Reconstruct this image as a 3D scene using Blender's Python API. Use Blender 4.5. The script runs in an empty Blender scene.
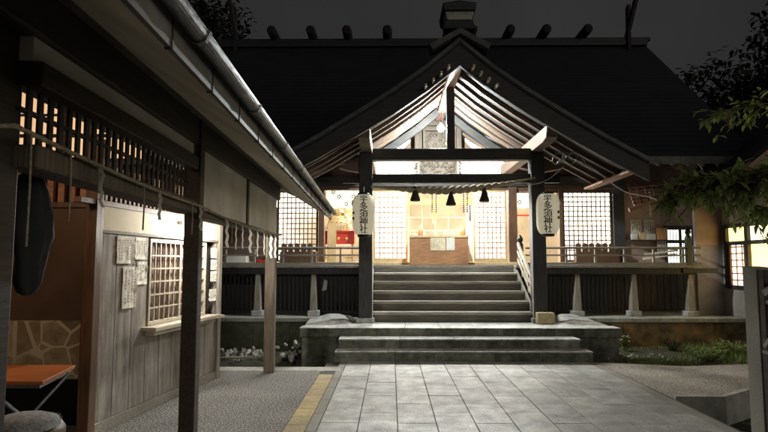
import bpy, bmesh, math, random
from mathutils import Vector, Matrix
random.seed(7)
C = bpy.data.collections.new("shrine_scene"); bpy.context.scene.collection.children.link(C)
scene = bpy.context.scene

# ------------------------------------------------------------------ camera
cam = bpy.data.cameras.new("camera"); cam.sensor_width = 36.0; cam.lens = 36.0 * 565 / 768
cam.clip_end = 500; cam.clip_start = 0.05
co = bpy.data.objects.new("camera", cam); C.objects.link(co)
co.location = (0, 0, 1.5)
co.rotation_euler = (math.radians(90 + 4.806), 0, math.radians(0.71))
scene.camera = co

# ------------------------------------------------------------------ world (cloudy night sky plus an added fill glow out of view)
w = bpy.data.worlds.new("World"); scene.world = w; w.use_nodes = True
wn = w.node_tree.nodes; wl = w.node_tree.links; wn.clear()
out = wn.new('ShaderNodeOutputWorld'); bg = wn.new('ShaderNodeBackground')
tc = wn.new('ShaderNodeTexCoord'); no = wn.new('ShaderNodeTexNoise'); rp = wn.new('ShaderNodeValToRGB')
no.inputs['Scale'].default_value = 1.3; no.inputs['Detail'].default_value = 4
rp.color_ramp.elements[0].position = .3; rp.color_ramp.elements[1].position = .75
rp.color_ramp.elements[0].color = (.009, .009, .0095, 1); rp.color_ramp.elements[1].color = (.032, .0325, .032, 1)
wl.new(tc.outputs['Generated'], no.inputs['Vector']); wl.new(no.outputs['Fac'], rp.inputs['Fac'])
sx = wn.new('ShaderNodeSeparateXYZ'); wl.new(tc.outputs['Generated'], sx.inputs[0])
def mrange(sock, a, b):
    m_ = wn.new('ShaderNodeMapRange'); m_.interpolation_type = 'SMOOTHSTEP'; m_.inputs['From Min'].default_value = a; m_.inputs['From Max'].default_value = b
    wl.new(sock, m_.inputs['Value']); return m_.outputs['Result']
dp = wn.new('ShaderNodeVectorMath'); dp.operation = 'DOT_PRODUCT'; dp.inputs[1].default_value = (.93, -.37, 0); wl.new(tc.outputs['Generated'], dp.inputs[0])
gy = mrange(dp.outputs['Value'], .22, .72); gz = mrange(sx.outputs['Z'], .62, .02)   # added fill glow low on the unseen horizon, lifts soffit and panels
mu = wn.new('ShaderNodeMath'); mu.operation = 'MULTIPLY'; wl.new(gy, mu.inputs[0]); wl.new(gz, mu.inputs[1])
gl = wn.new('ShaderNodeMix'); gl.data_type = 'RGBA'; wl.new(mu.outputs[0], gl.inputs['Factor']); wl.new(rp.outputs['Color'], gl.inputs['A']); gl.inputs['B'].default_value = (1.15, 1.10, .98, 1)
wl.new(gl.outputs['Result'], bg.inputs['Color']); bg.inputs['Strength'].default_value = 0.40
wl.new(bg.outputs[0], out.inputs[0])

# ------------------------------------------------------------------ exposure and lamps
scene.view_settings.view_transform = 'Standard'; scene.view_settings.look = 'None'
scene.view_settings.exposure = 1.35; scene.view_settings.gamma = 1.0
scene.render.engine = 'CYCLES'
scene.cycles.use_denoising = True
scene.cycles.max_bounces = 7; scene.cycles.diffuse_bounces = 4; scene.cycles.glossy_bounces = 3
scene.cycles.transparent_max_bounces = 12; scene.cycles.transmission_bounces = 4
scene.cycles.sample_clamp_indirect = 4.0
scene.cycles.caustics_reflective = False; scene.cycles.caustics_refractive = False

def lamp(name, kind, loc, power, col=(1, 1, 1), size=.1, rot=(0, 0, 0), size_y=None):
    l = bpy.data.lights.new(name, kind); l.energy = power; l.color = col
    if kind == 'AREA':
        l.size = size
        if size_y: l.shape = 'RECTANGLE'; l.size_y = size_y
    else: l.shadow_soft_size = size
    o = bpy.data.objects.new(name, l); C.objects.link(o); o.location = loc; o.rotation_euler = rot
    return o
CX = 1.14                                   # axis of the hall
BULB_STRENGTH = 1700          # the porch bulb itself is the light source
lamp("hall_ceiling_light", 'AREA', (-0.4, 16.4, 4.0), 500, (1, .965, .89), 1.4, (math.radians(-48), 0, 0), .6)
lamp("hall_ceiling_light", 'AREA', (2.8, 16.4, 4.0), 500, (1, .965, .89), 1.4, (math.radians(-48), 0, 0), .6)
lamp("booth_inside_light", 'POINT', (-2.9, 3.6, 2.35), 11, (1, .70, .46), .12)
lamp("booth_tube_light", 'POINT', (-2.06, 6.60, 1.93), 42, (1, .97, .91), .06)

# ------------------------------------------------------------------ materials
MATS = {}
def mat(name, c1, c2=None, scale=6, rough=.7, bump=0, stretch=(1, 1, 1), metal=0, detail=5, pos=(.35, .65), c3=None, coat=0, spec=.4, bscale=None):
    m = bpy.data.materials.new(name); m.use_nodes = True; n = m.node_tree.nodes; l = m.node_tree.links
    b = n['Principled BSDF']; b.inputs['Roughness'].default_value = rough; b.inputs['Metallic'].default_value = metal
    b.inputs['Specular IOR Level'].default_value = spec; b.inputs['Coat Weight'].default_value = coat
    c2 = c2 or tuple(x * .7 for x in c1)
    g = n.new('ShaderNodeNewGeometry'); mp = n.new('ShaderNodeMapping'); mp.inputs['Scale'].default_value = stretch
    l.new(g.outputs['Position'], mp.inputs['Vector'])
    t = n.new('ShaderNodeTexNoise'); t.inputs['Scale'].default_value = scale; t.inputs['Detail'].default_value = detail
    t.inputs['Roughness'].default_value = .62
    l.new(mp.outputs['Vector'], t.inputs['Vector'])
    r = n.new('ShaderNodeValToRGB'); r.color_ramp.elements[0].position, r.color_ramp.elements[1].position = pos
    r.color_ramp.elements[0].color = (*c2, 1); r.color_ramp.elements[1].color = (*c1, 1)
    if c3:
        e = r.color_ramp.elements.new((pos[0] + pos[1]) / 2); e.color = (*c3, 1)
    l.new(t.outputs['Fac'], r.inputs['Fac'])
    col = r.outputs['Color']
    # large soft weathering
    t2 = n.new('ShaderNodeTexNoise'); t2.inputs['Scale'].default_value = 1.7; t2.inputs['Detail'].default_value = 3
    l.new(g.outputs['Position'], t2.inputs['Vector'])
    mr = n.new('ShaderNodeMapRange'); mr.inputs['From Min'].default_value = .3; mr.inputs['From Max'].default_value = .7
    mr.inputs['To Min'].default_value = .72; mr.inputs['To Max'].default_value = 1.12
    l.new(t2.outputs['Fac'], mr.inputs['Value'])
    mx = n.new('ShaderNodeMix'); mx.data_type = 'RGBA'; mx.blend_type = 'MULTIPLY'; mx.inputs['Factor'].default_value = 1
    l.new(col, mx.inputs['A']); l.new(mr.outputs['Result'], mx.inputs['B'])
    l.new(mx.outputs['Result'], b.inputs['Base Color'])
    if bump:
        bp = n.new('ShaderNodeBump'); bp.inputs['Strength'].default_value = bump; bp.inputs['Distance'].default_value = .012
        tb = t
        if bscale:
            tb = n.new('ShaderNodeTexNoise'); tb.inputs['Scale'].default_value = bscale; tb.inputs['Detail'].default_value = 5
            l.new(mp.outputs['Vector'], tb.inputs['Vector'])
        l.new(tb.outputs['Fac'], bp.inputs['Height']); l.new(bp.outputs['Normal'], b.inputs['Normal'])
    MATS[name] = m
    return m
def emis(name, c, s):
    m = bpy.data.materials.new(name); m.use_nodes = True; b = m.node_tree.nodes['Principled BSDF']
    b.inputs['Base Color'].default_value = (*c, 1); b.inputs['Emission Color'].default_value = (*c, 1); b.inputs['Emission Strength'].default_value = s
    MATS[name] = m; return m
def vcol_mix(m, amt=1.0, attr='tone'):
    """multiply base colour by the per-block tone attribute (real block to block colour variation)"""
    n = m.node_tree.nodes; l = m.node_tree.links; b = n['Principled BSDF']
    src = b.inputs['Base Color'].links[0].from_socket
    a = n.new('ShaderNodeAttribute'); a.attribute_name = attr
    mx = n.new('ShaderNodeMix'); mx.data_type = 'RGBA'; mx.blend_type = 'MULTIPLY'; mx.inputs['Factor'].default_value = amt
    l.new(src, mx.inputs['A']); l.new(a.outputs['Color'], mx.inputs['B']); l.new(mx.outputs['Result'], b.inputs['Base Color'])
    return m

V, Hh = (14, 14, .9), (.9, 14, 14)           # grain along Z / along X
W_dark = mat('dark_wood', (.062, .060, .060), (.024, .023, .023), 4, .62, .35, (12, 12, .8))
W_darkx = mat('dark_wood_beam', (.042, .040, .038), (.018, .017, .016), 4, .62, .35, (.8, 12, 12))
W_booth = mat('booth_dark_wood', (.052, .039, .029), (.024, .018, .013), 4, .6, .3, (10, .8, 10))
W_grey = mat('weathered_wood', (.30, .27, .22), (.15, .135, .11), 4, .75, .5, (.8, 14, 14))
W_greyv = mat('weathered_wood_upright', (.33, .29, .235), (.17, .15, .12), 4, .75, .5, V)
W_rafter = mat('rafter_wood', (.21, .145, .105), (.13, .088, .062), 5, .65, .3, (2, 10, 10))
W_ridge = mat('ridge_wood', (.34, .18, .135), (.22, .115, .085), 5, .6, .3, (12, 1, 12))
W_board = mat('roof_board', (.018, .014, .012), (.010, .008, .007), 5, .8, .2, (8, 1, 8))
W_gold = mat('pale_door_wood', (.62, .47, .26), (.46, .33, .17), 5, .5, .15, V)
W_brown = mat('brown_wood', (.13, .07, .036), (.07, .036, .018), 4, .5, .3, (10, 10, .9))
W_brownx = mat('brown_panel', (.10, .06, .036), (.075, .042, .022), 2, .4, .1, (1, 1, 1))
W_box = mat('offering_box_wood', (.36, .19, .095), (.22, .105, .05), 5, .5, .25, (.9, 10, 10))
W_post = mat('weathered_post_wood', (.14, .11, .075), (.06, .045, .03), 4, .7, .5, V)
W_booth_wall = mat('booth_board_wood', (.34, .305, .26), (.16, .14, .118), 2.6, .8, .6, (7, 7, .7), pos=(.34, .66), detail=9)
W_sill = mat('pale_sill_wood', (.46, .41, .32), (.33, .29, .22), 5, .6, .15, (8, 1, 8))
W_table = mat('orange_table_wood', (.44, .135, .03), (.32, .085, .018), 4, .4, .1, (1, 9, 9))
M_plaster = mat('grey_plaster', (.80, .76, .68), (.68, .64, .56), 3, .9, .12)
M_soffit = mat('soffit_plaster', (.88, .81, .68), (.78, .70, .56), 2.2, .85, .1)
M_cream = mat('cream_board', (.66, .6, .44), (.56, .5, .36), 3, .8, .05)
M_tatami = mat('tatami', (.48, .46, .38), (.38, .36, .29), 30, .8, .2)
M_hall = mat('hall_wall_board', (.52, .46, .37), (.40, .34, .26), 4, .7, .1, (9, 9, .6))
M_white = mat('white_plaster', (.8, .78, .72), (.7, .68, .62), 3, .85, .05)
M_curtain = mat('white_cloth', (.58, .55, .48), (.46, .42, .35), 8, .9, .2, (9, 9, .5))
M_crest = mat('crest_black', (.02, .02, .02), None, 5, .8)
M_pink = mat('pink_plaster', (.46, .34, .29), (.36, .26, .22), 3, .85, .12)
M_pinkg = mat('stained_plaster', (.42, .38, .36), (.28, .27, .24), 2.4, .85, .2, pos=(.3, .7))
M_redwall = mat('red_brown_wall', (.17, .105, .08), (.11, .07, .052), 4, .8, .1)
M_roof = mat('roof_copper', (.018, .020, .025), (.008, .009, .012), 9, .55, .2, (.6, 8, 8), metal=.0)
M_roofedge = mat('roof_edge_copper', (.09, .09, .085), (.04, .04, .038), 6, .55, .3)
M_gutter = mat('gutter_metal', (.13, .13, .127), (.035, .035, .035), 14, .4, .35, (3, .6, 3), metal=.5)
M_eave = mat('eave_metal', (.17, .16, .145), (.09, .085, .075), 5, .6, .3)
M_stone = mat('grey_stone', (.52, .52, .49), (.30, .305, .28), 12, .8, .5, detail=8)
W_tread = mat('stair_tread_wood', (.46, .43, .37), (.24, .22, .185), 4, .65, .5, (.8, 14, 14))  # stair wood lightened: light on the treads put into the colour
W_riser = mat('stair_riser_wood', (.17, .15, .125), (.08, .07, .058), 4, .7, .5, (.8, 14, 14))  # same stair wood darkened: shade on the risers put into the colour
M_mossy = mat('mossy_stone', (.14, .145, .10), (.07, .08, .05), 6, .9, .6, detail=8)
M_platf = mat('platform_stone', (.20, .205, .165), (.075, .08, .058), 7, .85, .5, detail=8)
M_redstone = mat('rust_stained_stone', (.38, .20, .11), (.18, .125, .075), 3, .85, .5, detail=8, c3=(.25, .19, .11))
M_granite = mat('granite', (.44, .43, .38), (.24, .24, .21), 90, .75, .3, detail=3, pos=(.3, .7))
M_paver = vcol_mix(mat('paver_stone', (.44, .46, .44), (.25, .26, .25), 60, .5, .4, detail=3, pos=(.34, .66), spec=.5))
def blotch(m, scale, lo, hi, rlo=.42, rhi=.8):
    n = m.node_tree.nodes; l = m.node_tree.links; b = n['Principled BSDF']; src = b.inputs['Base Color'].links[0].from_socket
    g = n.new('ShaderNodeNewGeometry'); t = n.new('ShaderNodeTexNoise'); t.inputs['Scale'].default_value = scale; t.inputs['Detail'].default_value = 9; t.inputs['Roughness'].default_value = .72
    l.new(g.outputs['Position'], t.inputs['Vector']); r = n.new('ShaderNodeMapRange'); r.inputs['From Min'].default_value = .36; r.inputs['From Max'].default_value = .62
    r.inputs['To Min'].default_value = lo; r.inputs['To Max'].default_value = hi; l.new(t.outputs['Fac'], r.inputs['Value'])
    x = n.new('ShaderNodeMix'); x.data_type = 'RGBA'; x.blend_type = 'MULTIPLY'; x.inputs['Factor'].default_value = 1
    l.new(src, x.inputs['A']); l.new(r.outputs['Result'], x.inputs['B']); l.new(x.outputs['Result'], b.inputs['Base Color'])
    r2 = n.new('ShaderNodeMapRange'); r2.inputs['From Min'].default_value = .36; r2.inputs['From Max'].default_value = .62; r2.inputs['To Min'].default_value = rhi; r2.inputs['To Max'].default_value = rlo
    l.new(t.outputs['Fac'], r2.inputs['Value']); l.new(r2.outputs['Result'], b.inputs['Roughness'])
M_joint = mat('joint_dirt', (.05, .05, .045), None, 20, .9)
M_yellow = vcol_mix(mat('yellow_tile', (.42, .34, .15), (.24, .20, .11), 25, .7, .3, detail=6))
M_agg = mat('exposed_aggregate', (.32, .31, .285), (.025, .023, .02), 55, .8, .8, detail=3, pos=(.42, .62), c3=(.13, .125, .112))
M_agg2 = mat('fine_aggregate', (.34, .31, .26), (.06, .053, .043), 55, .8, .8, detail=3, pos=(.38, .62), c3=(.20, .18, .15))
M_conc = mat('concrete', (.36, .35, .31), (.24, .235, .205), 9, .85, .3, detail=7)
M_dirt = mat('garden_soil', (.075, .07, .045), (.035, .034, .022), 12, .95, .8, detail=8)
M_rock = mat('pale_rubble', (.5, .48, .43), (.26, .25, .215), 14, .85, .5, detail=6)
M_paper = mat('notice_paper', (.74, .71, .62), (.64, .6, .52), 4, .9, .25)
M_paperw = mat('white_paper', (.84, .83, .78), (.76, .75, .7), 6, .9, .2)
M_ink = mat('black_ink', (.018, .016, .014), None, 8, .6)
M_rope = mat('straw_rope', (.38, .33, .22), (.2, .17, .11), 60, .9, .6)
M_ropeb = mat('dark_straw', (.52, .44, .30), (.28, .22, .14), 60, .9, .6)
M_lant = mat('lantern_paper', (.66, .63, .48), (.58, .55, .41), 4, .6, .05)
M_black = mat('black_lacquer', (.015, .014, .013), None, 6, .35)
M_metal = mat('grey_metal', (.32, .32, .33), (.2, .2, .21), 20, .35, .1, metal=.8)
M_red = mat('red_lacquer', (.55, .04, .02), (.4, .025, .012), 8, .35)
M_goldm = mat('gold_leaf', (.75, .5, .14), (.5, .3, .07), 30, .35, .5, metal=.6)
M_orange = mat('orange_glaze', (.72, .40, .18), (.58, .28, .10), 12, .4)
M_flower = mat('altar_foliage', (.42, .45, .16), (.55, .2, .12), 30, .8, .4, pos=(.4, .6), c3=(.62, .6, .4))
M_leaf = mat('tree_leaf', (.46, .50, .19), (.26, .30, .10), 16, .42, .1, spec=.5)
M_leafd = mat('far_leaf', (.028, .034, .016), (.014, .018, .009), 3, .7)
M_bark = mat('tree_bark', (.13, .105, .075), (.06, .05, .035), 10, .9, .8, (6, 6, 1))
M_grass = mat('garden_grass', (.24, .31, .09), (.11, .15, .045), 9, .8)
M_petal = mat('pale_flower', (.66, .66, .58), None, 9, .7)
M_fleece = mat('grey_fleece', (.5, .49, .47), (.25, .245, .235), 60, .95, .9, detail=7)
M_dcloth = mat('black_cloth', (.018, .02, .024), (.01, .011, .013), 7, .8, .3)
M_cable = mat('white_cable', (.7, .7, .66), None, 8, .5)
M_slip = mat('striped_cloth', (.24, .15, .115), (.07, .04, .03), 5, .8, .2, (14, 14, .8), pos=(.42, .58))
W_plaque = mat('plaque_wood', (.105, .08, .055), (.05, .038, .027), 9, .6, .4, (6, 6, 1.5))
M_fall = mat('fallen_leaf', (.2, .13, .05), (.12, .07, .03), 30, .8)
E_bulb = emis('bulb_glow', (.94, 1, .97), BULB_STRENGTH)
E_tube = emis('tube_glow', (1, .97, .9), 45)
E_winw = emis('lit_white_window', (.86, .88, .80), 1.1)
E_winp = emis('lit_pink_window', (.95, .70, .52), 1.0)
E_winy = emis('lit_yellow_window', (.98, .70, .20), 1.35)
E_winl = emis('lit_pale_yellow_window', (.95, .84, .46), .95)
E_ceil = emis('ceiling_lamp_glow', (1, .94, .84), 6)
blotch(M_paver, 4.5, .66, 1.12, .56, .70); blotch(M_stone, 3.5, .65, 1.1, .6, .85); blotch(M_platf, 3, .5, 1.2, .6, .9); blotch(W_booth_wall, 2.2, .78, 1.12, .7, .9); blotch(M_redstone, 3, .6, 1.15, .7, .95)
# seams in the main roof (rows of shingles) as bump
def translucent(m, f, c):
    n = m.node_tree.nodes; l = m.node_tree.links; b = n['Principled BSDF']; o = n['Material Output']
    t = n.new('ShaderNodeBsdfTranslucent'); t.inputs['Color'].default_value = (*c, 1); x = n.new('ShaderNodeMixShader'); x.inputs['Fac'].default_value = f
    l.new(b.outputs[0], x.inputs[1]); l.new(t.outputs[0], x.inputs[2]); l.new(x.outputs[0], o.inputs[0])
translucent(M_paperw, .4, (.8, .79, .74)); translucent(M_lant, .45, (.85, .8, .66)); M_lant.node_tree.nodes['Principled BSDF'].inputs['Emission Color'].default_value = (1, .92, .74, 1); M_lant.node_tree.nodes['Principled BSDF'].inputs['Emission Strength'].default_value = .12; translucent(M_leaf, .42, (.26, .34, .08)); translucent(M_curtain, .4, (.8, .78, .7))  # faint glow added to the unlit lantern paper to brighten it
def shingle(m, axis='Z', freq=22):
    n = m.node_tree.nodes; l = m.node_tree.links; b = n['Principled BSDF']
    g = n.new('ShaderNodeNewGeometry'); wv = n.new('ShaderNodeTexWave'); wv.bands_direction = axis; wv.wave_profile = 'SAW'
    wv.inputs['Scale'].default_value = freq / 6.283 / 1.0; wv.inputs['Distortion'].default_value = .15
    l.new(g.outputs['Position'], wv.inputs['Vector'])
    bp = n.new('ShaderNodeBump'); bp.inputs['Strength'].default_value = .6; bp.inputs['Distance'].default_value = .07
    l.new(wv.outputs['Fac'], bp.inputs['Height'])
    src = b.inputs['Base Color'].links[0].from_socket; r_ = n.new('ShaderNodeMapRange'); r_.inputs['To Min'].default_value = .6; r_.inputs['To Max'].default_value = 1.5
    l.new(wv.outputs['Fac'], r_.inputs['Value']); x_ = n.new('ShaderNodeMix'); x_.data_type = 'RGBA'; x_.blend_type = 'MULTIPLY'; x_.inputs['Factor'].default_value = 1
    l.new(src, x_.inputs['A']); l.new(r_.outputs['Result'], x_.inputs['B']); l.new(x_.outputs['Result'], b.inputs['Base Color'])
    if b.inputs['Normal'].links: l.new(b.inputs['Normal'].links[0].from_socket, bp.inputs['Normal'])
    l.new(bp.outputs['Normal'], b.inputs['Normal'])
shingle(M_roof, 'Z', 14)
def glass_mat():
    m = bpy.data.materials.new('window_glass'); m.use_nodes = True; n = m.node_tree.nodes; l = m.node_tree.links; n.clear()
    o = n.new('ShaderNodeOutputMaterial'); t = n.new('ShaderNodeBsdfTransparent'); g = n.new('ShaderNodeBsdfGlossy'); x = n.new('ShaderNodeMixShader')
    d = n.new('ShaderNodeBsdfTranslucent'); x2 = n.new('ShaderNodeMixShader')
    g.inputs['Roughness'].default_value = .08; x.inputs['Fac'].default_value = .06; x2.inputs['Fac'].default_value = .12
    l.new(t.outputs[0], x2.inputs[1]); l.new(d.outputs[0], x2.inputs[2])
    l.new(x2.outputs[0], x.inputs[1]); l.new(g.outputs[0], x.inputs[2]); l.new(x.outputs[0], o.inputs[0]); return m
M_glass = glass_mat()

# ------------------------------------------------------------------ mesh helpers
def rootloc(p):
    v = Vector((0, 0, 0))
    while p is not None: v += p.location; p = p.parent
    return v
class MB:
    def __init__(s): s.v = []; s.f = []; s.t = []; s.tone = 1.0; s.sm = set()
    def add(s, vs, fs, smooth=False):
        k = len(s.v); s.v += [tuple(v) for v in vs]
        for f in fs:
            if smooth: s.sm.add(len(s.f))
            s.f.append([i + k for i in f]); s.t.append(s.tone)
        return s
    def box(s, x0, x1, y0, y1, z0, z1):
        return s.hexa([(x0, y0, z0), (x1, y0, z0), (x1, y1, z0), (x0, y1, z0), (x0, y0, z1), (x1, y0, z1), (x1, y1, z1), (x0, y1, z1)])
    def hexa(s, p):
        return s.add(p, [(3, 2, 1, 0), (4, 5, 6, 7), (0, 1, 5, 4), (1, 2, 6, 5), (2, 3, 7, 6), (3, 0, 4, 7)])
    def prism(s, poly, axis, a, b):
        """extrude a 2D polygon along axis from a to b; for 'y' poly is (x,z), 'x' -> (y,z), 'z' -> (x,y)"""
        n = len(poly)
        def P(q, h): return {'y': (q[0], h, q[1]), 'x': (h, q[0], q[1]), 'z': (q[0], q[1], h)}[axis]
        vs = [P(q, a) for q in poly] + [P(q, b) for q in poly]
        fs = [tuple(range(n))[::-1], tuple(range(n, 2 * n))] + [(i, (i + 1) % n, n + (i + 1) % n, n + i) for i in range(n)]
        return s.add(vs, fs)
    def bar(s, p0, p1, w, h, up=(0, 0, 1)):
        p0, p1 = Vector(p0), Vector(p1); d = (p1 - p0).normalized(); up = Vector(up)
        if abs(d.dot(up)) > .98: up = Vector((0, 1, 0))
        r = d.cross(up).normalized() * w / 2; u = r.cross(d).normalized() * h / 2
        return s.hexa([p0 - r - u, p0 + r - u, p1 + r - u, p1 - r - u, p0 - r + u, p0 + r + u, p1 + r + u, p1 - r + u])
    def tube(s, pts, rad, n=8, twist=None, cap=True):
        pts = [Vector(p) for p in pts]; k = len(pts); vs = []; prev = None
        for i, p in enumerate(pts):
            d = (pts[min(i + 1, k - 1)] - pts[max(i - 1, 0)]).normalized()
            if prev is None: a = d.cross(Vector((0, 0, 1)));  a = a if a.length > .05 else d.cross(Vector((1, 0, 0)))
            else: a = prev - d * prev.dot(d)
            a.normalize(); prev = a; b = d.cross(a); r = rad[i] if isinstance(rad, (list, tuple)) else rad
            for j in range(n):
                t = 2 * math.pi * j / n; rr = r * (twist(i, t) if twist else 1)
                vs.append(p + a * math.cos(t) * rr + b * math.sin(t) * rr)
        fs = [(i * n + j, i * n + (j + 1) % n, (i + 1) * n + (j + 1) % n, (i + 1) * n + j) for i in range(k - 1) for j in range(n)]
        s.add(vs, fs, True)
        if cap: s.add(vs[:n], [tuple(range(n))[::-1]]); s.add(vs[-n:], [tuple(range(n))])
        return s
    def lathe(s, c, prof, n=20, sx=1, sy=1, ribs=0):
        vs = [(c[0] + r * math.cos(2 * math.pi * j / n) * sx, c[1] + r * math.sin(2 * math.pi * j / n) * sy, c[2] + z) for r, z in prof for j in range(n)]
        k = len(prof)
        fs = [(i * n + j, i * n + (j + 1) % n, (i + 1) * n + (j + 1) % n, (i + 1) * n + j) for i in range(k - 1) for j in range(n)]
        s.add(vs, fs, True); s.add(vs[:n], [tuple(range(n))[::-1]]); s.add(vs[-n:], [tuple(range(n))]); return s
    def leaf(s, p, d, L, W, up):
        p = Vector(p); d = Vector(d).normalized(); r = d.cross(up)
        if r.length < .01: r = d.cross(Vector((1, 0, 0)))
        r.normalize(); u = r.cross(d)
        m = p + d * L * .5 + u * L * .03; q = p + d * L * .8 - u * L * .04; t = p + d * L - u * L * .12
        e1 = p + d * L * .4 + r * W / 2 + u * W * .16; e2 = p + d * L * .4 - r * W / 2 + u * W * .16
        g1 = q + r * W * .27 + u * W * .1; g2 = q - r * W * .27 + u * W * .1
        return s.add([p, e1, g1, t, g2, e2, m, q], [(0, 1, 6), (1, 2, 7, 6), (2, 3, 7), (0, 6, 5), (6, 7, 4, 5), (7, 3, 4)])
    def build(s, name, m, parent=None, bevel=0, loc=None, recalc=True):
        me = bpy.data.meshes.new(name)
        o = bpy.data.objects.new(name, me); C.objects.link(o)
        if parent is not None: o.parent = parent; L = rootloc(parent)
        else: L = Vector(loc) if loc else Vector((0, 0, 0)); o.location = L
        me.from_pydata([(v[0] - L.x, v[1] - L.y, v[2] - L.z) for v in s.v], [], s.f)
        for i in s.sm: me.polygons[i].use_smooth = True
        if True:
            a = me.color_attributes.new('tone', 'FLOAT_COLOR', 'CORNER')
            for p in me.polygons:
                c = s.t[p.index]; c = (c, c, c) if isinstance(c, float) else c
                for li in p.loop_indices: a.data[li].color = (*c, 1)
        if recalc:
            bm = bmesh.new(); bm.from_mesh(me); bmesh.ops.recalc_face_normals(bm, faces=bm.faces); bm.to_mesh(me); bm.free()
        me.materials.append(m)
        if bevel:
            md = o.modifiers.new('edge', 'BEVEL'); md.width = bevel; md.segments = 2; md.limit_method = 'ANGLE'
        return o
def tag(o, label, cat, group=None, kind=None):
    if label: o['label'] = label
    if cat: o['category'] = cat
    if group: o['group'] = group
    if kind: o['kind'] = kind
    return o
def thing(name, loc, label, cat, group=None):
    o = bpy.data.objects.new(name, None); o.empty_display_size = .1; C.objects.link(o); o.location = loc
    return tag(o, label, cat, group)
def struct(name, mb, m, bevel=0):
    o = mb.build(name, m, None, bevel); o['kind'] = 'structure'; return o
def copy_tree(o, parent=None):
    c = o.copy(); C.objects.link(c); c.parent = parent
    for ch in list(o.children): copy_tree(ch, c)
    return c
def box(*a): return MB().box(*a)

# ================================================================== SETTING: ground
struct('ground', MB().add([(-150, -60, -.3), (150, -60, -.3), (150, 250, -.3), (-150, 250, -.3)], [(0, 1, 2, 3)]), M_dirt)
# paved path
X0 = -.675; PW = .367; PL = .735
pv = MB()
rnd = random.Random(3)
for c in range(10):
    off = (0 if c % 2 else .5) * PL
    y = 8.84
    k = 0
    first = True
    while y > -1.5:
        L = PL
        if first: L = (.42 if c % 2 == 0 else .05 + .735); first = False
        y1 = max(y - L, -1.5)
        t = rnd.uniform(.66, 1.1); pv.tone = (t, t * rnd.uniform(.985, 1.01), t * rnd.uniform(.96, 1.0))
        dz = rnd.uniform(-.0015, .0015)
        pv.box(X0 + c * PW + .004, X0 + (c + 1) * PW - .004, y1 + .004, y - .004, -.08, 0 + dz)
        y = y1
pth = struct('path', pv, M_paver, .003)
struct('path_bed', box(-.98, 3.17, -1.6, 8.9, -.35, -.012), M_joint)
kb = MB()
for side, (xa, xb) in enumerate(((-.775, X0 - .004), (X0 + 10 * PW + .004, X0 + 10 * PW + .125))):
    y = 8.8
    while y > -1.5:
        t = rnd.uniform(.75, 1.0); kb.tone = (t, t, t * .96)
        kb.box(xa, xb, y - .595, y, -.08, .001 + rnd.uniform(-.001, .001)); y -= .6
struct('path_kerb', kb, vcol_mix(mat('kerb_stone', (.27, .265, .24), (.16, .16, .14), 60, .75, .4, detail=5)), .003)
yl = MB(); y = 7.8
while y > -1.5:
    t = rnd.uniform(.7, 1.05); yl.tone = (t, t * rnd.uniform(.93, 1.03), t * rnd.uniform(.8, 1.1))
    yl.box(-.975, -.781, y - .295, y, -.05, .002)
    y -= .3
struct('tactile_strip', yl, M_yellow, .003)
struct('pavement', box(-7, -.979, -1.6, 8.05, -.35, 0), M_agg)
struct('drain_cover', box(-7, -.72, 8.054, 8.36, -.35, .004), M_conc, .01)
struct('garden_terrace', MB().prism([(3.19, 6.57), (3.71, 6.57), (4.55, 7.2), (6.2, 8.3), (9.5, 8.6), (9.5, 9.3), (6.4, 8.9), (4.3, 8.52), (3.14, 8.85)], 'z', -.34, -.004), M_agg2, .01)
struct('terrace_kerb', MB().prism([(3.18, 6.50), (3.74, 6.50), (4.62, 7.14), (4.55, 7.198), (3.71, 6.567), (3.18, 6.567)], 'z', -.34, .02), M_conc, .006)
# sunken bed on the right in front of the terrace
for nm, p in (('stone_edging', [(3.55, 4.9), (4.6, 5.5), (4.55, 5.62), (3.5, 5.02)]),):
    e = MB().prism(p, 'z', -.3, -.12); e = e.build(nm, M_conc, None, .01); tag(e, 'low concrete edging in the dark sunken bed beside the granite post', 'edging')

# ================================================================== stone platform + plinth
pl = thing('stone_platform', (CX, 9.5, 0), 'grey stone platform with two lower steps at the foot of the wooden stairs', 'platform')
def blocks(x0, x1, y0, y1, z0, z1, widths, m, parent, name, bev=.008, gap=.004):
    b = MB(); x = x0; i = 0
    while x < x1 - .01:
        xn = min(x + widths[i % len(widths)], x1)
        if x1 - xn < .15: xn = x1
        t = rnd.uniform(.8, 1.1); b.tone = (t, t, t * .97)
        b.box(x + gap / 2, xn - gap / 2, y0, y1, z0, z1); x = xn; i += 1
    return b.build(name, m, parent, bev)
M_plv = vcol_mix(M_platf)
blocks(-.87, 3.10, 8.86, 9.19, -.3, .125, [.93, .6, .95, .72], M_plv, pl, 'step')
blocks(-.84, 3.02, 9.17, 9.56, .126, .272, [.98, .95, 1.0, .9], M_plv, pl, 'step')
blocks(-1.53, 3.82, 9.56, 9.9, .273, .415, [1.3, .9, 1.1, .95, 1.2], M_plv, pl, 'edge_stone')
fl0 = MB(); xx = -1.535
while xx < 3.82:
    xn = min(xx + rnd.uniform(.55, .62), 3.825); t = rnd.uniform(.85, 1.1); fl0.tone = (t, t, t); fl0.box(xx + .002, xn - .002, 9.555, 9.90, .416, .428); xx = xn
fl0.build('edge_top', M_stone, pl, .004)  # paler cap: light on the platform edge put into the stone colour
blocks(-1.50, 3.79, 9.585, 11.55, -.3, .272, [.6, .95, .7, .85], M_plv, pl, 'wall')
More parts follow.
